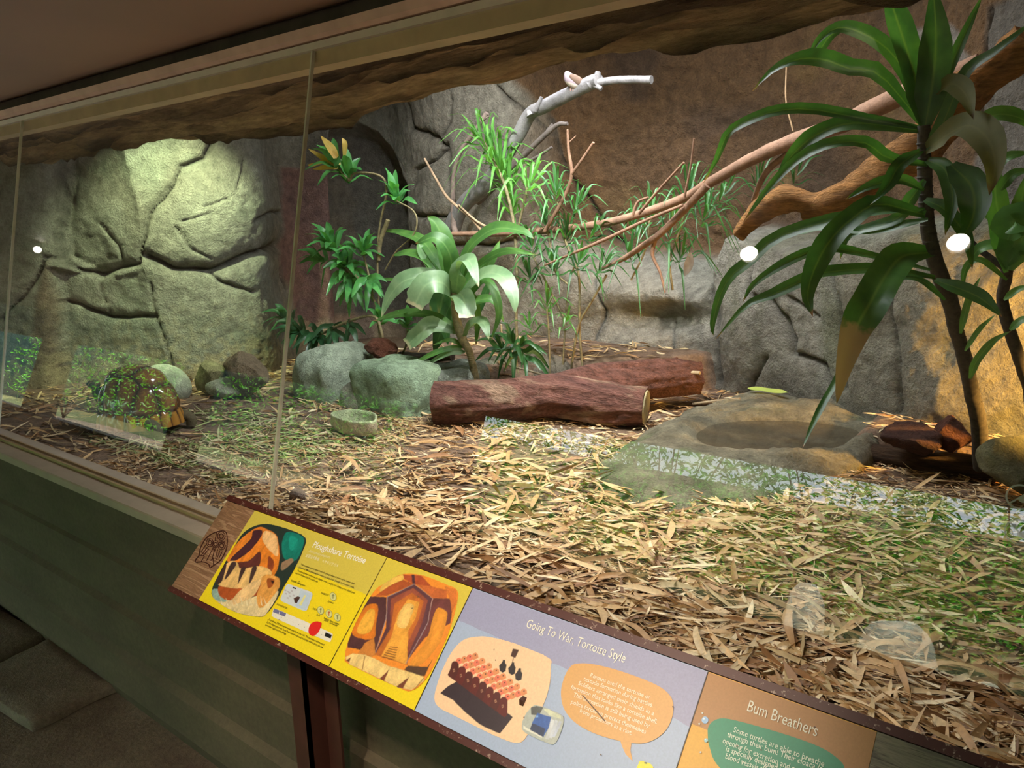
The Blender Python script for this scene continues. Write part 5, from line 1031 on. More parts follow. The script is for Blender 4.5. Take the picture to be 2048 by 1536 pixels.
# picture 1: tortoise photograph
mb = Pic(0.0011, 0.10, 0.16); c = K1
pp(mb, c, [(850, 315), (1000, 320), (1262, 420), (1245, 560), (1170, 720), (1080, 870), (1010, 1000), (930, 1110), (850, 1150), (620, 1100), (450, 990), (425, 900), (500, 740), (560, 630), (640, 490), (720, 380)], 3, (0.02, 0.035, 0.03), 60)
pp(mb, c, [(1110, 380), (1250, 430), (1240, 540), (1180, 640), (1080, 620), (1060, 480)], 4, (0.005, 0.20, 0.16), 30)
pp(mb, c, [(1130, 420), (1200, 440), (1190, 520), (1130, 540)], 5, (0.01, 0.34, 0.27), 20)
pp(mb, c, [(1060, 660), (1140, 620), (1160, 650), (1060, 730)], 5, (0.32, 0.20, 0.12), 16)
pp(mb, c, [(440, 900), (560, 980), (700, 1000), (1020, 900), (940, 1090), (850, 1148), (620, 1098), (450, 988)], 5, (0.80, 0.62, 0.34), 30)
pp(mb, c, [(430, 900), (500, 905), (560, 1000), (500, 1010), (440, 970)], 6, (0.30, 0.45, 0.40), 16)
pp(mb, c, [(840, 340), (900, 345), (1000, 400), (1030, 500), (1035, 640), (990, 770), (900, 780), (560, 640), (640, 500), (740, 400)], 7, (0.82, 0.24, 0.025), 50)
pp(mb, c, [(910, 370), (1000, 410), (1025, 520), (1015, 600), (940, 540), (880, 440)], 8, (0.92, 0.55, 0.25), 24)
pp(mb, c, [(800, 370), (880, 365), (860, 440), (760, 560), (640, 640), (590, 630), (700, 520), (780, 440)], 9, (0.07, 0.02, 0.03), 24)
pp(mb, c, [(640, 660), (760, 640), (850, 560), (870, 600), (840, 700), (690, 710)], 9, (0.12, 0.03, 0.025), 20)
pp(mb, c, [(940, 600), (990, 660), (960, 750), (930, 740)], 9, (0.30, 0.06, 0.02), 14)
pp(mb, c, [(500, 740), (590, 645), (660, 660), (690, 712), (870, 690), (970, 750), (880, 840), (700, 890), (560, 880), (480, 850)], 10, (0.86, 0.53, 0.20), 40)
for a in ([(690, 710), (735, 705), (690, 800), (660, 850)], [(790, 702), (835, 702), (790, 810), (760, 850)], [(600, 660), (650, 670), (560, 800), (545, 790)], [(480, 760), (560, 660), (520, 820), (470, 850)]): pp(mb, c, a, 11, (0.06, 0.03, 0.03), 12)
pp(mb, c, [(500, 860), (700, 880), (860, 850), (860, 940), (620, 1000), (500, 960)], 9, (0.45, 0.09, 0.02), 24)
pp(mb, c, [(880, 790), (940, 765), (1030, 795), (1035, 880), (980, 960), (900, 1050), (850, 1060), (830, 960), (860, 880)], 12, (0.80, 0.36, 0.08), 30)
pp(mb, c, [(850, 810), (870, 830), (800, 960), (640, 1035), (600, 1020), (650, 940), (760, 850)], 13, (0.86, 0.56, 0.26), 26)
pp(mb, c, [(930, 800), (990, 810), (980, 860), (940, 890), (925, 850)], 14, (0.40, 0.10, 0.02), 16); pp(mb, c, [(960, 820), (985, 825), (975, 850)], 15, (0.03, 0.01, 0.01), 10)
for k in range(10):
    a = 520 + k * 44; pp(mb, c, [(a, 1040), (a + 10, 1045), (a - 22 + 8 * (k % 3), 960 + 12 * (k % 4))], 15, (0.90, 0.78, 0.55))
mb.bake(0.001, 11); mb.build('tortoise_picture', M['print'], sign, smooth=False)
# picture 2: shell close-up
mb = Pic(0.0010, 0.35, 0.12); c = K2
OUT2 = [(440, 280), (590, 200), (760, 208), (950, 280), (1045, 330), (1045, 430), (990, 640), (880, 900), (780, 1070), (670, 1155), (560, 1130), (160, 940), (125, 880), (140, 780), (200, 620), (290, 450), (370, 330)]
pp(mb, c, OUT2, 3, (0.86, 0.28, 0.03), 60)
pp(mb, c, [(460, 260), (590, 205), (605, 240), (470, 350), (410, 330)], 4, (0.94, 0.58, 0.12), 20); pp(mb, c, [(600, 203), (750, 210), (830, 300), (700, 285), (610, 240)], 4, (0.50, 0.09, 0.03))
pp(mb, c, [(670, 205), (695, 205), (700, 280), (680, 280)], 5, (0.08, 0.03, 0.04))
pp(mb, c, [(480, 300), (600, 245), (690, 280), (470, 375), (370, 380)], 4, (0.52, 0.11, 0.03)); pp(mb, c, [(710, 285), (830, 300), (960, 330), (960, 400), (845, 395)], 4, (0.66, 0.16, 0.04))
pp(mb, c, [(330, 380), (465, 388), (462, 560), (372, 840), (150, 800), (145, 770), (200, 620), (290, 450)], 5, (0.10, 0.035, 0.04))
pp(mb, c, [(300, 460), (395, 458), (375, 640), (368, 720), (290, 735), (195, 700), (190, 630)], 6, (0.80, 0.22, 0.02), 30); pp(mb, c, [(310, 500), (370, 500), (350, 640), (290, 690), (220, 660)], 7, (0.94, 0.48, 0.06), 24)
pp(mb, c, [(290, 760), (365, 720), (375, 860), (340, 880), (230, 850)], 7, (0.72, 0.26, 0.05))
pp(mb, c, [(690, 280), (840, 395), (800, 600), (620, 930), (370, 850), (460, 640), (470, 385)], 6, (0.13, 0.045, 0.06))
pp(mb, c, [(685, 310), (805, 410), (760, 590), (625, 900), (385, 850), (490, 680), (500, 400)], 7, (0.36, 0.09, 0.05)); pp(mb, c, [(675, 350), (770, 420), (730, 570), (640, 760), (640, 945), (370, 860), (500, 640), (530, 440)], 8, (0.62, 0.17, 0.03))
pp(mb, c, [(640, 400), (735, 430), (705, 560), (645, 660), (630, 940), (420, 870), (500, 720), (560, 520)], 9, (0.92, 0.42, 0.06)); pp(mb, c, [(630, 440), (690, 460), (660, 560), (620, 640), (550, 620), (580, 500)], 10, (0.95, 0.60, 0.18), 20)
for q in range(6): pp(mb, c, [(455 - q * 12 + 40, 790 + q * 16), (560 - q * 6, 800 + q * 20), (556 - q * 6, 806 + q * 20), (450 - q * 12 + 40, 797 + q * 16)], 11, (0.25, 0.06, 0.02))
pp(mb, c, [(845, 395), (985, 400), (1005, 480), (990, 600), (780, 720), (625, 925), (700, 760), (800, 600)], 7, (0.18, 0.05, 0.05)); pp(mb, c, [(870, 490), (950, 500), (960, 560), (900, 760), (760, 930), (640, 960), (790, 740)], 8, (0.88, 0.34, 0.04), 30)
pp(mb, c, [(940, 300), (1040, 330), (1040, 430), (1000, 520), (985, 400)], 8, (0.80, 0.22, 0.04))
pp(mb, c, [(640, 950), (800, 960), (840, 900), (780, 1030), (720, 1040), (610, 980)], 9, (0.10, 0.05, 0.03))
pp(mb, c, [(140, 870), (190, 850), (290, 860), (370, 890), (480, 950), (610, 985), (770, 1040), (775, 1070), (670, 1150), (560, 1128), (165, 940), (128, 885)], 12, (0.94, 0.66, 0.26), 0)
for a in ([(490, 975), (395, 1072), (440, 1086)], [(652, 1040), (545, 1122), (600, 1135)], [(135, 905), (160, 925), (175, 880)]): pp(mb, c, a, 13, (0.22, 0.06, 0.03))
for a in ([(285, 870), (292, 872), (270, 985), (262, 982)], [(770, 1045), (776, 1050), (700, 1140), (690, 1142)]): pp(mb, c, a, 13, (0.45, 0.22, 0.06))
for a, b in (((470, 385), (690, 280)), ((690, 280), (840, 395)), ((470, 385), (460, 560)), ((460, 560), (372, 840)), ((840, 395), (800, 600)), ((800, 600), (620, 930))):
    pp(mb, c, [a, b, (b[0] + 5, b[1] + 3), (a[0] + 5, a[1] + 3)], 13, (0.45, 0.36, 0.40))
mb.bake(0.001, 21); mb.build('shell_picture', M['print'], sign, smooth=False)
# picture 3: shield formation
mb = Pic(0.0005, 0.0, 0.05); c = K2
pp(mb, c, [(1200, 712), (1300, 712), (1500, 760), (1790, 880), (1812, 960), (1800, 1120), (1740, 1300), (1650, 1470), (1560, 1580), (1400, 1545), (1100, 1400), (920, 1310), (858, 1240), (870, 1130), (930, 960), (1010, 820), (1100, 735)], 3, (0.90, 0.60, 0.38), 60)
pp(mb, c, [(970, 1115), (1100, 1050), (1500, 1370), (1395, 1505), (1320, 1475), (1230, 1430), (1110, 1330), (1010, 1230), (905, 1175)], 4, (0.035, 0.02, 0.03))
for k in range(8):
    x, y = 1000 + k * 57, 915 + k * 42
    for r in range(4):
        a, b = x + 30 + r * 44, y - 10 - r * 14; pp(mb, c, [(a, b + 8), (a + 12, b - 14), (a + 34, b - 22), (a + 52, b - 8), (a + 56, b + 20), (a + 16, b + 42)], 6 + r * 0.4, (0.80 - 0.06 * (r % 2), 0.20 + 0.08 * (r % 2), 0.12), 0)
        pp(mb, c, [(a + 26, b - 4), (a + 36, b - 6), (a + 36, b + 4), (a + 27, b + 6)], 9, (0.10, 0.03, 0.03))
    pp(mb, c, [(x, y + 10), (x + 18, y - 4), (x + 44, y), (x + 58, y + 22), (x + 56, y + 140), (x + 34, y + 164), (x - 14, y + 130), (x - 34, y + 110), (x - 8, y + 50)], 10 + k * 0.2, (0.085 + 0.03 * (k % 2), 0.014, 0.012), 0)
    pp(mb, c, [(x + 8, y + 62), (x + 22, y + 58), (x + 28, y + 80), (x + 12, y + 88)], 13, (0.42, 0.20, 0.12)); pp(mb, c, [(x + 13, y + 68), (x + 20, y + 67), (x + 21, y + 76), (x + 15, y + 78)], 14, (0.06, 0.02, 0.02))
for x, y in ((1415, 945), (1490, 965), (1545, 1015)):
    pp(mb, c, [(x - 22, y + 45), (x - 28, y + 5), (x - 6, y - 20), (x + 4, y - 46), (x + 22, y - 44), (x + 22, y - 20), (x + 34, y), (x + 26, y + 50), (x, y + 60)], 11, (0.02, 0.015, 0.02))
pp(mb, c, [(1500, 810), (1550, 820), (1520, 885), (1482, 870)], 11, (0.06, 0.02, 0.015)); pp(mb, c, [(1502, 880), (1508, 882), (1500, 930), (1495, 928)], 11, (0.12, 0.08, 0.07))
pp(mb, c, [(1342, 815), (1350, 810), (1346, 830)], 11, (0.15, 0.08, 0.07)); mb.bake(0.001, 31); mb.build('shield_wall_picture', M['print'], sign, smooth=False)
mb = Pic(0.0006, 0.0, 0.10); c = K3
pp(mb, c, [(300, 975), (345, 965), (460, 1000), (570, 1055), (588, 1110), (555, 1230), (500, 1320), (420, 1305), (230, 1215), (203, 1140), (235, 1050)], 5, (0.44, 0.48, 0.46), 50)
pp(mb, c, [(285, 985), (340, 970), (400, 985), (360, 1060), (290, 1050)], 6, (0.10, 0.11, 0.11)); pp(mb, c, [(345, 1035), (470, 1075), (455, 1160), (400, 1255), (280, 1200), (300, 1120)], 7, (0.04, 0.12, 0.42)); pp(mb, c, [(300, 1130), (330, 1140), (420, 1180), (400, 1252), (270, 1200)], 8, (0.03, 0.05, 0.12))
for k in range(3): pp(mb, c, [(470 + k * 38, 1090 + k * 8), (502 + k * 34, 1100 + k * 8), (490 + k * 22, 1180 + k * 10), (450 + k * 26, 1280 - k * 10), (420 + k * 30, 1265 - k * 8)], 8 + k * 0.3, (0.62 - k * 0.05, 0.66 - k * 0.04, 0.72))
pp(mb, c, [(400, 1000), (440, 1000), (560, 1060), (560, 1090), (460, 1060)], 7, (0.62, 0.66, 0.50)); pp(mb, c, [(330, 1060), (350, 1058), (352, 1075), (335, 1078)], 9, (0.2, 0.4, 0.8))
pp(mb, c, [(215, 1150), (280, 1190), (390, 1250), (388, 1262), (218, 1180)], 9, (0.75, 0.75, 0.68)); mb.bake(0.0016, 41, 0.0005); mb.build('police_picture', M['print'], sign, smooth=False)
# speech bubbles
mb = MB(); c = K3
bub = closed([(700, 585), (850, 588), (1100, 650), (1400, 762), (1545, 860), (1588, 970), (1565, 1110), (1480, 1235), (1330, 1310), (1150, 1300), (900, 1235), (700, 1130), (590, 1000), (560, 850), (590, 710), (640, 620)], 70)
pp(mb, c, [tuple(q) for q in bub], 4, (0.70, 0.38, 0.13)); pp(mb, c, [(1100, 1280), (1205, 1300), (1195, 1380), (1215, 1475), (1150, 1410), (1115, 1330)], 3.5, (0.70, 0.38, 0.13))
pp(mb, c, [(752, 872), (766, 874), (970, 1108), (958, 1112)], 9, (0.10, 0.05, 0.02))
mb.build('speech_bubble', M['print'], sign, smooth=False)
mb = MB(); c = K4
pp(mb, c, [(475, 700), (485, 620), (560, 566), (700, 578), (1100, 690), (1400, 800), (1560, 910), (1600, 1000), (1590, 1150), (1300, 1180), (800, 1120), (560, 950), (490, 800)], 4, (0.018, 0.26, 0.155), 60)
o = mb.build('speech_bubble', M['print'], sign, smooth=False); o['label'] = 'green speech bubble'
mb = MB()
for x, y, r_, col in ((453, 576, 28, (0.32, 0.50, 0.78)), (432, 520, 8, (0.6, 0.6, 0.55)), (406, 607, 8, (0.6, 0.6, 0.55)), (461, 742, 16, (0.32, 0.55, 0.6)), (417, 840, 8, (0.6, 0.6, 0.55))):
    pp(mb, c, [(x + r_ * math.cos(q), y + r_ * 1.05 * math.sin(q)) for q in np.linspace(0, 6.28, 20)[:-1]], 6, col)
    pp(mb, c, [(x - r_ * .3 + r_ * .25 * math.cos(q), y - r_ * .35 + r_ * .25 * math.sin(q)) for q in np.linspace(0, 6.28, 10)[:-1]], 7, (0.8, 0.85, 0.9))
mb.build('printed_bubbles', M['print'], sign, smooth=False)
mb = MB(); pp(mb, K3, [(1270, 1500), (1290, 1475), (1380, 1500), (1400, 1560), (1260, 1560)], 5, (0.78, 0.72, 0.04), 16); pp(mb, K3, [(1325, 1482), (1350, 1488), (1345, 1502), (1322, 1496)], 6, (0.10, 0.12, 0.02)); mb.build('yellow_frog_print', M['print'], sign, smooth=False)
# map, icons, status bar
mb = MB(); c = K1
def rrect(pts, r=0.16):
    out_ = []
    for i in range(4):
        p, a, b = np.array(pts[i], float), np.array(pts[i - 1], float), np.array(pts[(i + 1) % 4], float)
        for t_ in (0, .25, .5, .75, 1): 
            A_ = p + (a - p) * r * (1 - t_) ** 2; B_ = p + (b - p) * r * t_ ** 2; out_.append(tuple(A_ + B_ - p))
    return out_
pp(mb, c, rrect([(1105, 845), (1345, 930), (1280, 1105), (1038, 1000)]), 4, (0.62, 0.66, 0.72)); pp(mb, c, [(1230, 905), (1330, 940), (1275, 1090), (1180, 1050)], 5, (0.50, 0.60, 0.74)); pp(mb, c, [(1265, 950), (1280, 955), (1235, 1050), (1215, 1040)], 6, (0.75, 0.70, 0.30))
for q in range(9): x, y = 1085 + (q * 37) % 90, 900 + (q * 23) % 85; pp(mb, c, [(x, y), (x + 18, y + 4), (x + 14, y + 18), (x - 4, y + 12)], 6, (0.48, 0.46, 0.52))
pp(mb, c, [(1160, 878), (1192, 888), (1189, 900), (1157, 890)], 7, (0.03, 0.03, 0.03))
for x, y in ((1522, 965), (1410, 1090), (1485, 1120), (1560, 1152)):
    rx, ry = (30, 38); pts = [(x + rx * math.cos(q) + 5 * math.sin(q), y + ry * math.sin(q)) for q in np.linspace(0, 6.28, 26)[:-1]]; pp(mb, c, pts, 4, (0.25, 0.28, 0.10)); pp(mb, c, [(x + (a - x) * 0.9, y + (b - y) * 0.9) for a, b in pts], 5, (0.66, 0.64, 0.26))
    pp(mb, c, [(x - 3, y + 20), (x + 4, y + 20), (x + 5, y - 5), (x + 16, y - 12), (x + 2, y - 22), (x - 12, y - 10), (x - 3, y - 4)], 6, (0.22, 0.24, 0.10) if x != 1485 else (0.5, 0.14, 0.06))
pp(mb, c, rrect([(985, 1065), (1525, 1300), (1495, 1382), (965, 1145)], 0.12), 4, (0.78, 0.74, 0.66))
for a in ([(990, 1072), (1040, 1092), (1030, 1125), (980, 1105)], [(1044, 1094), (1098, 1116), (1088, 1148), (1036, 1128)]): pp(mb, c, a, 5, (0.16, 0.16, 0.32))
pp(mb, c, [(1455, 1288), (1512, 1312), (1500, 1345), (1445, 1322)], 5, (0.01, 0.01, 0.01)); pp(mb, c, [(1330, 1205), (1370, 1190), (1400, 1195), (1420, 1210), (1395, 1280), (1360, 1315), (1330, 1320), (1303, 1295), (1305, 1245)], 6, (0.72, 0.02, 0.015), 30)
for q in range(9): x, y = 1003 + q * 52, 1128 + q * 22; pp(mb, c, [(x, y), (x + 5, y + 2), (x + 4, y + 7), (x - 1, y + 5)], 6, (0.2, 0.2, 0.2))
o = mb.build('map_and_status_print', M['print'], sign, smooth=False)
# carved turtle emblem on the wood print
mb = MB(); DKB = (0.07, 0.022, 0.015)
ol = closed([(545, 375), (565, 440), (555, 540), (500, 640), (430, 690), (410, 705), (395, 670), (340, 650), (285, 655), (278, 635), (310, 590), (325, 520), (380, 430), (470, 380)], 60)
def strip(mb, pts, w, h, col, close=False):
    pts = [np.array(p, float) for p in pts]; 
    if close: pts.append(pts[0])
    for a, b in zip(pts[:-1], pts[1:]):
        d = b - a; l = np.linalg.norm(d)
        if l < 1e-6: continue
        nn_ = np.array([-d[1], d[0]]) / l * w / 2; e = d / l * w * 0.3; pp(mb, K1, [tuple(a - nn_ - e), tuple(b - nn_ + e), tuple(b + nn_ + e), tuple(a + nn_ - e)], h, col)
strip(mb, ol, 9, 4, DKB, True)
for cx, cy, r_ in ((512, 418, 30), (408, 478, 28), (515, 505, 28), (460, 492, 24)):
    for k_, wd in ((1.15, 7), (0.62, 9)): strip(mb, [(cx + r_ * k_ * math.cos(q), cy + r_ * k_ * 1.15 * math.sin(q)) for q in np.linspace(0, 6.28, 13)[:-1]], wd, 4, DKB, True)
for a, b in (((370, 500), (330, 560)), ((385, 520), (335, 590)), ((400, 535), (345, 600)), ((480, 540), (460, 620)), ((500, 550), (470, 630)), ((520, 560), (490, 620)), ((440, 520), (380, 640)), ((455, 530), (425, 640)), ((310, 590), (360, 600)), ((360, 600), (330, 650)), ((410, 640), (440, 620)), ((440, 620), (440, 690)), ((470, 380), (455, 460)), ((380, 430), (440, 480)), ((545, 470), (490, 480))): strip(mb, [a, b], 7, 5, DKB)
mb.build('carved_turtle_emblem', M['print'], sign, smooth=False)
# lettering
n = NT('lettering'); n.base(n.attr('Col')); n.set(Roughness=0.4); M['ink'] = n.m
def text(parent_mb, s, p0, p1, hfac, h, col, align='L', slant=0.0, bold=0.0):
    """line of text from pixel p0 to pixel p1 (baseline), letter height = hfac metres; follows the sign's long side"""
    cu = bpy.data.curves.new('t', 'FONT'); cu.body = s; cu.size = 1.0; cu.resolution_u = 2; cu.shear = slant; cu.offset = bold
    ob = bpy.data.objects.new('t', cu); SC.collection.objects.link(ob); dg = bpy.context.evaluated_depsgraph_get(); me = bpy.data.meshes.new_from_object(ob.evaluated_get(dg))
    V = np.array([v.co[:] for v in me.vertices]); F = [tuple(p.vertices) for p in me.polygons]
    bpy.data.objects.remove(ob); bpy.data.curves.remove(cu); bpy.data.meshes.remove(me)
    if not len(V): return
    a, b = SP(*p0), SP(*p1); w = b[0] - a[0]; x0, x1 = V[:, 0].min(), V[:, 0].max()
    X = (V[:, 0] - x0) / (x1 - x0) * w + a[0]; Y = V[:, 1] * hfac / 0.72 + a[1] + (X - a[0]) / w * (b[1] - a[1]) * 1.0
    parent_mb.add([SW(x, y, h * 0.00025 + 0.0002) for x, y in zip(X, Y)], F, 0, np.array(col))
def kp(K, x, y): return (K[0] + x / K[2], K[1] + y / K[2])
def lines(mb, K, rows, hf, h, col, **kw):
    for s, x0, y0, x1, y1 in rows: s != '@@' and text(mb, s, kp(K, x0, y0), kp(K, x1, y1), hf, h, col, **kw)
WH, BK = (0.90, 0.88, 0.78), (0.05, 0.035, 0.01)
mb = MB(); lines(mb, K1, [('Ploughshare Tortoise', 1332, 520, 1805, 668)], 0.0150, 6, WH, bold=0.012); lines(mb, K1, [('Astrochelys yniphora', 1300, 562, 1492, 622)], 0.0060, 6, (0.80, 0.76, 0.50), slant=0.3)
lines(mb, K1, [('安哥洛卡象龟', 1272, 605, 1392, 642), ('ヘサキリクガメ', 1420, 655, 1560, 700)], 0.0062, 6, (0.86, 0.82, 0.60)); mb.build('title_lettering', M['ink'], sign, smooth=False)
mb = MB()
lines(mb, K1, [('The tortoise got its name from the plough-shaped scute on its lower shell', 1228, 680, 1712, 857), ('(plastron). Males compete for mates by using their ‘plough’ to overturn rivals.', 1210, 706, 1712, 892),
               ('The ploughshare tortoises on display were brought into Singapore as illegal pets', 1196, 735, 1718, 942), ('and confiscated by the authority.', 1178, 757, 1385, 840)], 0.0040, 6, BK, bold=0.006); mb.build('body_lettering', M['ink'], sign, smooth=False); mb = MB()
lines(mb, K1, [('Only about 200 mature tortoises are left in the wild. The species is threatened', 938, 1178, 1440, 1408), ('by the illegal pet trade, bush fires and introduced bush pigs which prey on the', 922, 1202, 1428, 1434), ('tortoises’ eggs and hatchlings.', 908, 1226, 1098, 1312)], 0.0040, 6, BK, bold=0.006)
mb.build('body_lettering', M['ink'], sign, smooth=False); mb = MB()
lines(mb, K1, [('RANGE: Madagascar', 1140, 826, 1268, 874), ('IUCN STATUS', 1012, 1040, 1104, 1078), ('HABITAT', 1412, 938, 1478, 962), ('DIET:', 1336, 1080, 1378, 1096), ('Dry forest', 1474, 1015, 1524, 1032), ('Shrub', 1370, 1135, 1402, 1147), ('Flowering', 1436, 1166, 1484, 1184), ('plants', 1440, 1184, 1474, 1196), ('Faeces of lemurs', 1492, 1190, 1574, 1222), ('and bush pigs', 1490, 1208, 1558, 1234)], 0.0038, 6, BK, bold=0.008)
mb.build('body_lettering', M['ink'], sign, smooth=False)
mb = MB(); lines(mb, K3, [('Going To War, Tortoise Style', 236, 250, 1138, 578)], 0.0160, 6, WH, bold=-0.002); mb.build('title_lettering', M['ink'], sign, smooth=False); mb = MB()
lines(mb, K3, [('Romans used the tortoise or', 826, 705, 1375, 915), ('testudo formation during battles.', 765, 738, 1400, 985), ('Soldiers arranged their shields in a', 718, 778, 1408, 1060), ('formation that looks like a tortoise shell.', 650, 812, 1438, 1138), ('This formation is still being used by', 672, 882, 1368, 1172), ('police forces to protect themselves', 652, 948, 1335, 1228), ('from protesters in a riot.', 730, 1030, 1208, 1240)], 0.0068, 8, (0.93, 0.84, 0.66), bold=0.008)
mb.build('war_lettering', M['ink'], sign, smooth=False)
mb = MB(); lines(mb, K4, [('Bum Breathers', 795, 500, 1365, 712)], 0.0165, 6, (0.78, 0.76, 0.66)); mb.build('title_lettering', M['ink'], sign, smooth=False); mb = MB()
lines(mb, K4, [('Some turtles are able to breathe', 682, 672, 1425, 960), ('through their bum! Their cloaca (an', 632, 712, 1440, 1010), ('opening for excretion and egg laying)', 595, 762, 1390, 1080), ('is specially designed with many tiny', 622, 830, 1400, 1120), ('blood vessels that absorb oxygen.', 618, 890, 1330, 1150)], 0.0078, 8, (0.66, 0.80, 0.70), bold=0.008)
mb.build('breathers_lettering', M['ink'], sign, smooth=False)

# ------------------------------------------------------------------ round stickers on the glass
GN = np.array([0, math.cos(GL), -math.sin(GL)]); GP0 = np.array([0, GB[0], GB[1]]); GU = np.array([0, math.sin(GL), math.cos(GL)])
def GPt(u, v):
    d = ray(u, v); t = GN.dot(GP0 - EYE) / GN.dot(d); return EYE + d * t
n = NT('faded white vinyl'); n.base((0.75, 0.80, 0.78)); n.set(Roughness=0.5, Alpha=0.45); M['vinyl'] = n.m
for k, (u, v) in enumerate(((2041, 994), (2038, 1064))):
    c0 = GPt(u, v) - GN * 0.0015; R1 = 0.0175; r_ = empty('sticker', tuple(c0), 'round white no-food sticker on the glass at right, the upper one' if k == 0 else 'round white pictogram sticker on the glass at right, the lower one with a sun mark', 'sticker')
    a = np.linspace(0, 2 * math.pi, 48, endpoint=False); mb = MB()
    V = np.vstack([c0 + R1 * q * (np.cos(a)[:, None] * SX + np.sin(a)[:, None] * GU) for q in (1.0, 0.86)]); mb.add(V, [(j, (j + 1) % 48, 48 + (j + 1) % 48, 48 + j) for j in range(48)]); mb.build('ring', M['vinyl'], r_, smooth=False)
    mb = MB(); sg = 1 if k == 0 else -1
    for ang, w_ in ((sg * 0.75, 0.0022),):
        d1 = math.cos(ang) * SX + math.sin(ang) * GU; d2 = -math.sin(ang) * SX + math.cos(ang) * GU; mb.add([c0 - d1 * R1 * .88 - d2 * w_ / 2, c0 + d1 * R1 * .88 - d2 * w_ / 2, c0 + d1 * R1 * .88 + d2 * w_ / 2, c0 - d1 * R1 * .88 + d2 * w_ / 2], [(0, 1, 2, 3)])
    mb.build('slash', M['vinyl'], r_, smooth=False)
    mb = MB()
    if k == 1:
        for q in range(10): t_ = q * 0.628; cc = c0 + SX * -0.006 + GU * 0.007; d1 = math.cos(t_) * SX + math.sin(t_) * GU; d2 = -math.sin(t_) * SX + math.cos(t_) * GU; mb.add([cc - d2 * .0012, cc + d2 * .0012, cc + d1 * 0.0042], [(0, 1, 2)])
    aa = np.linspace(0, 6.28, 15)[:-1]; cc = c0 + SX * 0.004 - GU * 0.003; mb.add([cc + 0.006 * math.cos(q) * SX + 0.0045 * math.sin(q) * GU for q in aa], [tuple(range(14))]); mb.build('pictogram', M['vinyl'], r_, smooth=False)

# ------------------------------------------------------------------ ceiling lamps of the walk (they mirror in the glass)
n = NT('lamp white metal'); n.base((0.8, 0.78, 0.74)); n.set(Roughness=0.35); M['lampwhite'] = n.m
n = NT('lit lamp face'); n.base((1, 1, 1)); n.b.inputs['Emission Color'].default_value = (1.0, 0.90, 0.78, 1); n.b.inputs['Emission Strength'].default_value = 60; M['lampface'] = n.m
def mirror(u, v, z):
    p = GPt(u, v); d = ray(u, v); r = d - 2 * d.dot(GN) * GN; return p + r * ((z - p[2]) / r[2])
for u, v, lab in ((1497, 505, 'small white ceiling spotlight mirrored in the middle of the glass'), (1915, 482, 'small white ceiling spotlight mirrored at the right of the glass'), (75, 498, 'small ceiling spotlight far down the walk mirrored at the left')):
    q = mirror(u, v, CZ - 0.055); r_ = empty('ceiling_spotlight', (q[0], q[1], CZ), lab, 'lamp'); R1 = 0.034; a = np.linspace(0, 2 * math.pi, 40, endpoint=False)
    g_ = GPt(u, v) - q; g_ /= np.linalg.norm(g_); ax_ = g_ + np.array([0.25, 0, -0.55]); ax_ /= np.linalg.norm(ax_); e1 = np.cross(ax_, [0, 0, 1]); e1 /= np.linalg.norm(e1); e2 = np.cross(ax_, e1)
    def ringp(k_, d_): return q + R1 * k_ * (np.cos(a)[:, None] * e1 + np.sin(a)[:, None] * e2) + ax_ * d_
    mb = MB(); V = np.vstack([ringp(0.0, -0.03), ringp(1, -0.03), ringp(1, 0.022), ringp(0.94, 0.022), ringp(0.94, 0.0)]); mb.add(V, [(i * 40 + j, i * 40 + (j + 1) % 40, (i + 1) * 40 + (j + 1) % 40, (i + 1) * 40 + j) for i in range(4) for j in range(40)]); mb.build('can', M['lampwhite'], r_)
    mb = MB(); tube(mb, [q - ax_ * 0.02, (q[0], q[1], CZ)], [0.007, 0.007], 10, 5); mb.build('bracket', M['lampwhite'], r_)
    mb = MB(); mb.add(ringp(0.9, 0.004), [tuple(range(40))]); mb.build('bulb_face', M['lampface'], r_, smooth=False)
    light('spot_in_lamp', 'SPOT', tuple(q + ax_ * 0.03 + np.array([0, 0, -0.03])), (-1.0, -0.12, 0.79) if u > 100 else (q[0], q[1] + 0.5, 0), LAMPW if u > 100 else 4, (1.0, 0.84, 0.66), spot_size=math.radians(64), spot_blend=0.6, shadow_soft_size=0.03)

# ------------------------------------------------------------------ garden behind the visitor (seen only as a reflection)
mb = MB(); mb.box((-13.0, -13.2, -0.3), (12, -13.0, 2.0), c=np.array([0.05, 0.06, 0.03])); struct(mb.build('wall_skyblock', M['soil'], smooth=False))  # unseen wall added; its height trims the sky strip mirrored in the glass
mb = MB(); mb.box((-30, -13.2, -0.3), (-13.0, -13.0, 3.7), c=np.array([0.010, 0.022, 0.020])); struct(mb.build('wall_skyblock_left', M['soil'], smooth=False))  # taller stretch added to cut white sky from the left reflection
mb = MB(); mb.box((-30.2, -13.2, -0.3), (-30, 1.0, 4.2), c=np.array([0.012, 0.05, 0.055])); struct(mb.build('wall_skyblock_end', M['soil'], smooth=False))  # unseen end wall added to close off sky; teal tints the reflection
mb = MB(); mb.box((-30.2, 0.9, -0.3), (X0, 1.0, 4.2), c=np.array([0.03, 0.07, 0.06])); struct(mb.build('wall_garden_near', M['soil'], smooth=False))
mb = MB(); mb.box((X1, -13.0, -0.3), (X1 + 0.1, -4.3, 3.1), c=np.array([0.05, 0.06, 0.03])); struct(mb.build('wall_garden_side', M['soil'], smooth=False))
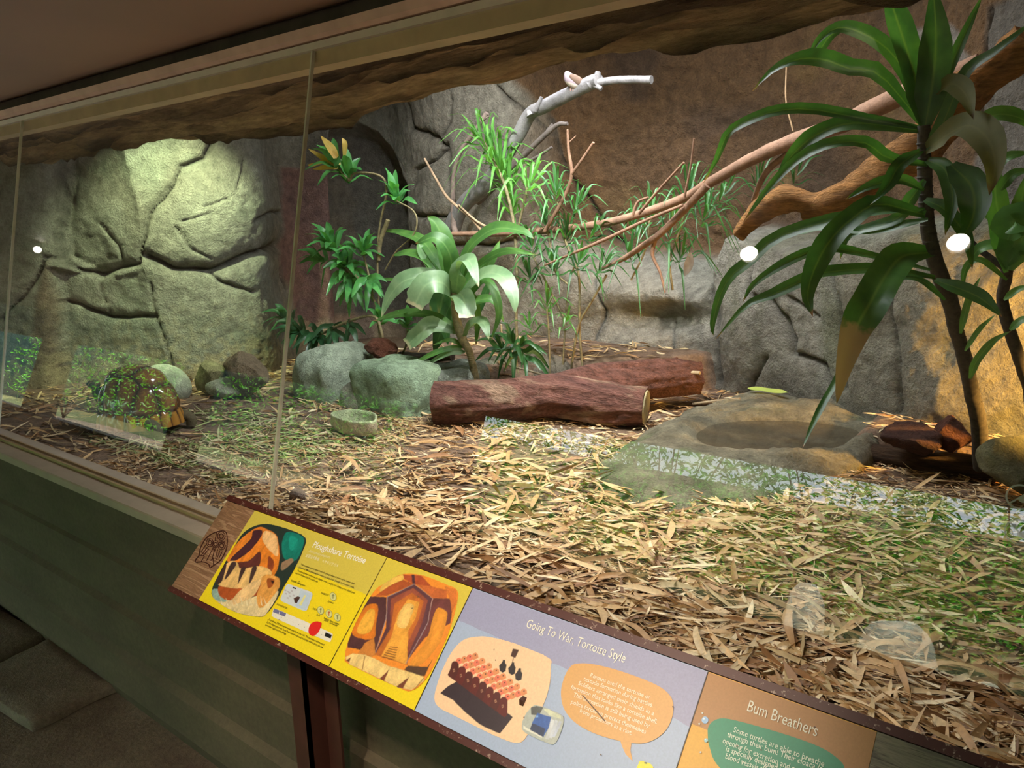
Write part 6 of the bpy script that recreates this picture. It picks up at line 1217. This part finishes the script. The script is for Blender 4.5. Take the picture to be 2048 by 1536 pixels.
def shrub(x, y, r, hgt, n_, label, seed, Lf=0.115):
    n_ = int(n_ * 3.0)
    rg = random.Random(seed); mb = MB(); st = MB()
    for k in range(7):
        a = rg.uniform(0, 6.28); q = [(x, y, 0.0), (x + 0.4 * r * math.cos(a), y + 0.4 * r * math.sin(a), hgt * 0.5), (x + 0.8 * r * math.cos(a), y + 0.8 * r * math.sin(a), hgt * rg.uniform(0.7, 1.0))]; tube(st, q, [0.02, 0.006], 6, 12, 0.1, 0, None, k)
    for k in range(n_):
        a, b, q = rg.uniform(0, 6.28), rg.uniform(0, 1), rg.uniform(0.3, 1) ** 0.5; c0 = np.array([x + r * q * math.cos(a), y + r * q * math.sin(a) * 0.8, hgt * (0.12 + 0.88 * b)]); d = np.array([rg.uniform(-1, 1), rg.uniform(-1, 1), rg.uniform(-0.8, 0.5)]); d /= np.linalg.norm(d)
        leaf(mb, [c0, c0 + d * Lf * .5 + [0, 0, .01], c0 + d * Lf], Lf * 0.30, (rg.uniform(-1, 1), rg.uniform(-1, 1), rg.uniform(0, 1)), 4, 0.2, 'lance', 0, np.array([1, 1, 1]) * rg.uniform(0.5, 1.6), 0, 0, 0)
    r_ = empty('garden_shrub', (x, y, 0), label, 'shrub', 'garden shrubs behind the visitor'); st.build('stems', M['stemdark'], r_); mb.build('foliage', M['garden'], r_)
for k, (x, y, r, h_, n_) in enumerate(((-0.5, -9.2, 1.3, 3.2, 1500), (-2.6, -9.6, 1.3, 3.2, 1500), (-4.8, -9.2, 1.35, 3.2, 1500), (-6.9, -9.7, 1.35, 3.2, 1500), (-9.2, -10.2, 1.5, 3.3, 1500), (-12.6, -9.6, 1.6, 3.0, 700), (2.2, -9.0, 1.2, 3.0, 900), (-16.5, -8.8, 1.8, 2.9, 500), (-21.5, -8.0, 1.9, 2.9, 500))):
    shrub(x, y, r, h_, n_, 'leafy green garden shrub outside the walk, mirrored in the glass', 200 + k)
for k, (x, y, sz) in enumerate(((-1.15, -6.4, (0.34, 0.25, 0.36)), (-2.0, -6.5, (0.20, 0.16, 0.42)), (-0.45, -6.2, (0.16, 0.14, 0.2)))):
    mb = MB(); V = rock(mb, (x, y, sz[2] * 0.85), sz, 140 + k, 4, 9, 0.1, 0, 0, np.array([0.62, 0.66, 0.52])); tag(mb.build('garden_boulder', M['boulder'], loc=(x, y, 0)), ['largest pale sunlit garden boulder mirrored at lower right', 'tall narrow pale garden boulder mirrored left of the largest', 'smallest pale garden boulder mirrored at the right'][k], 'boulder')
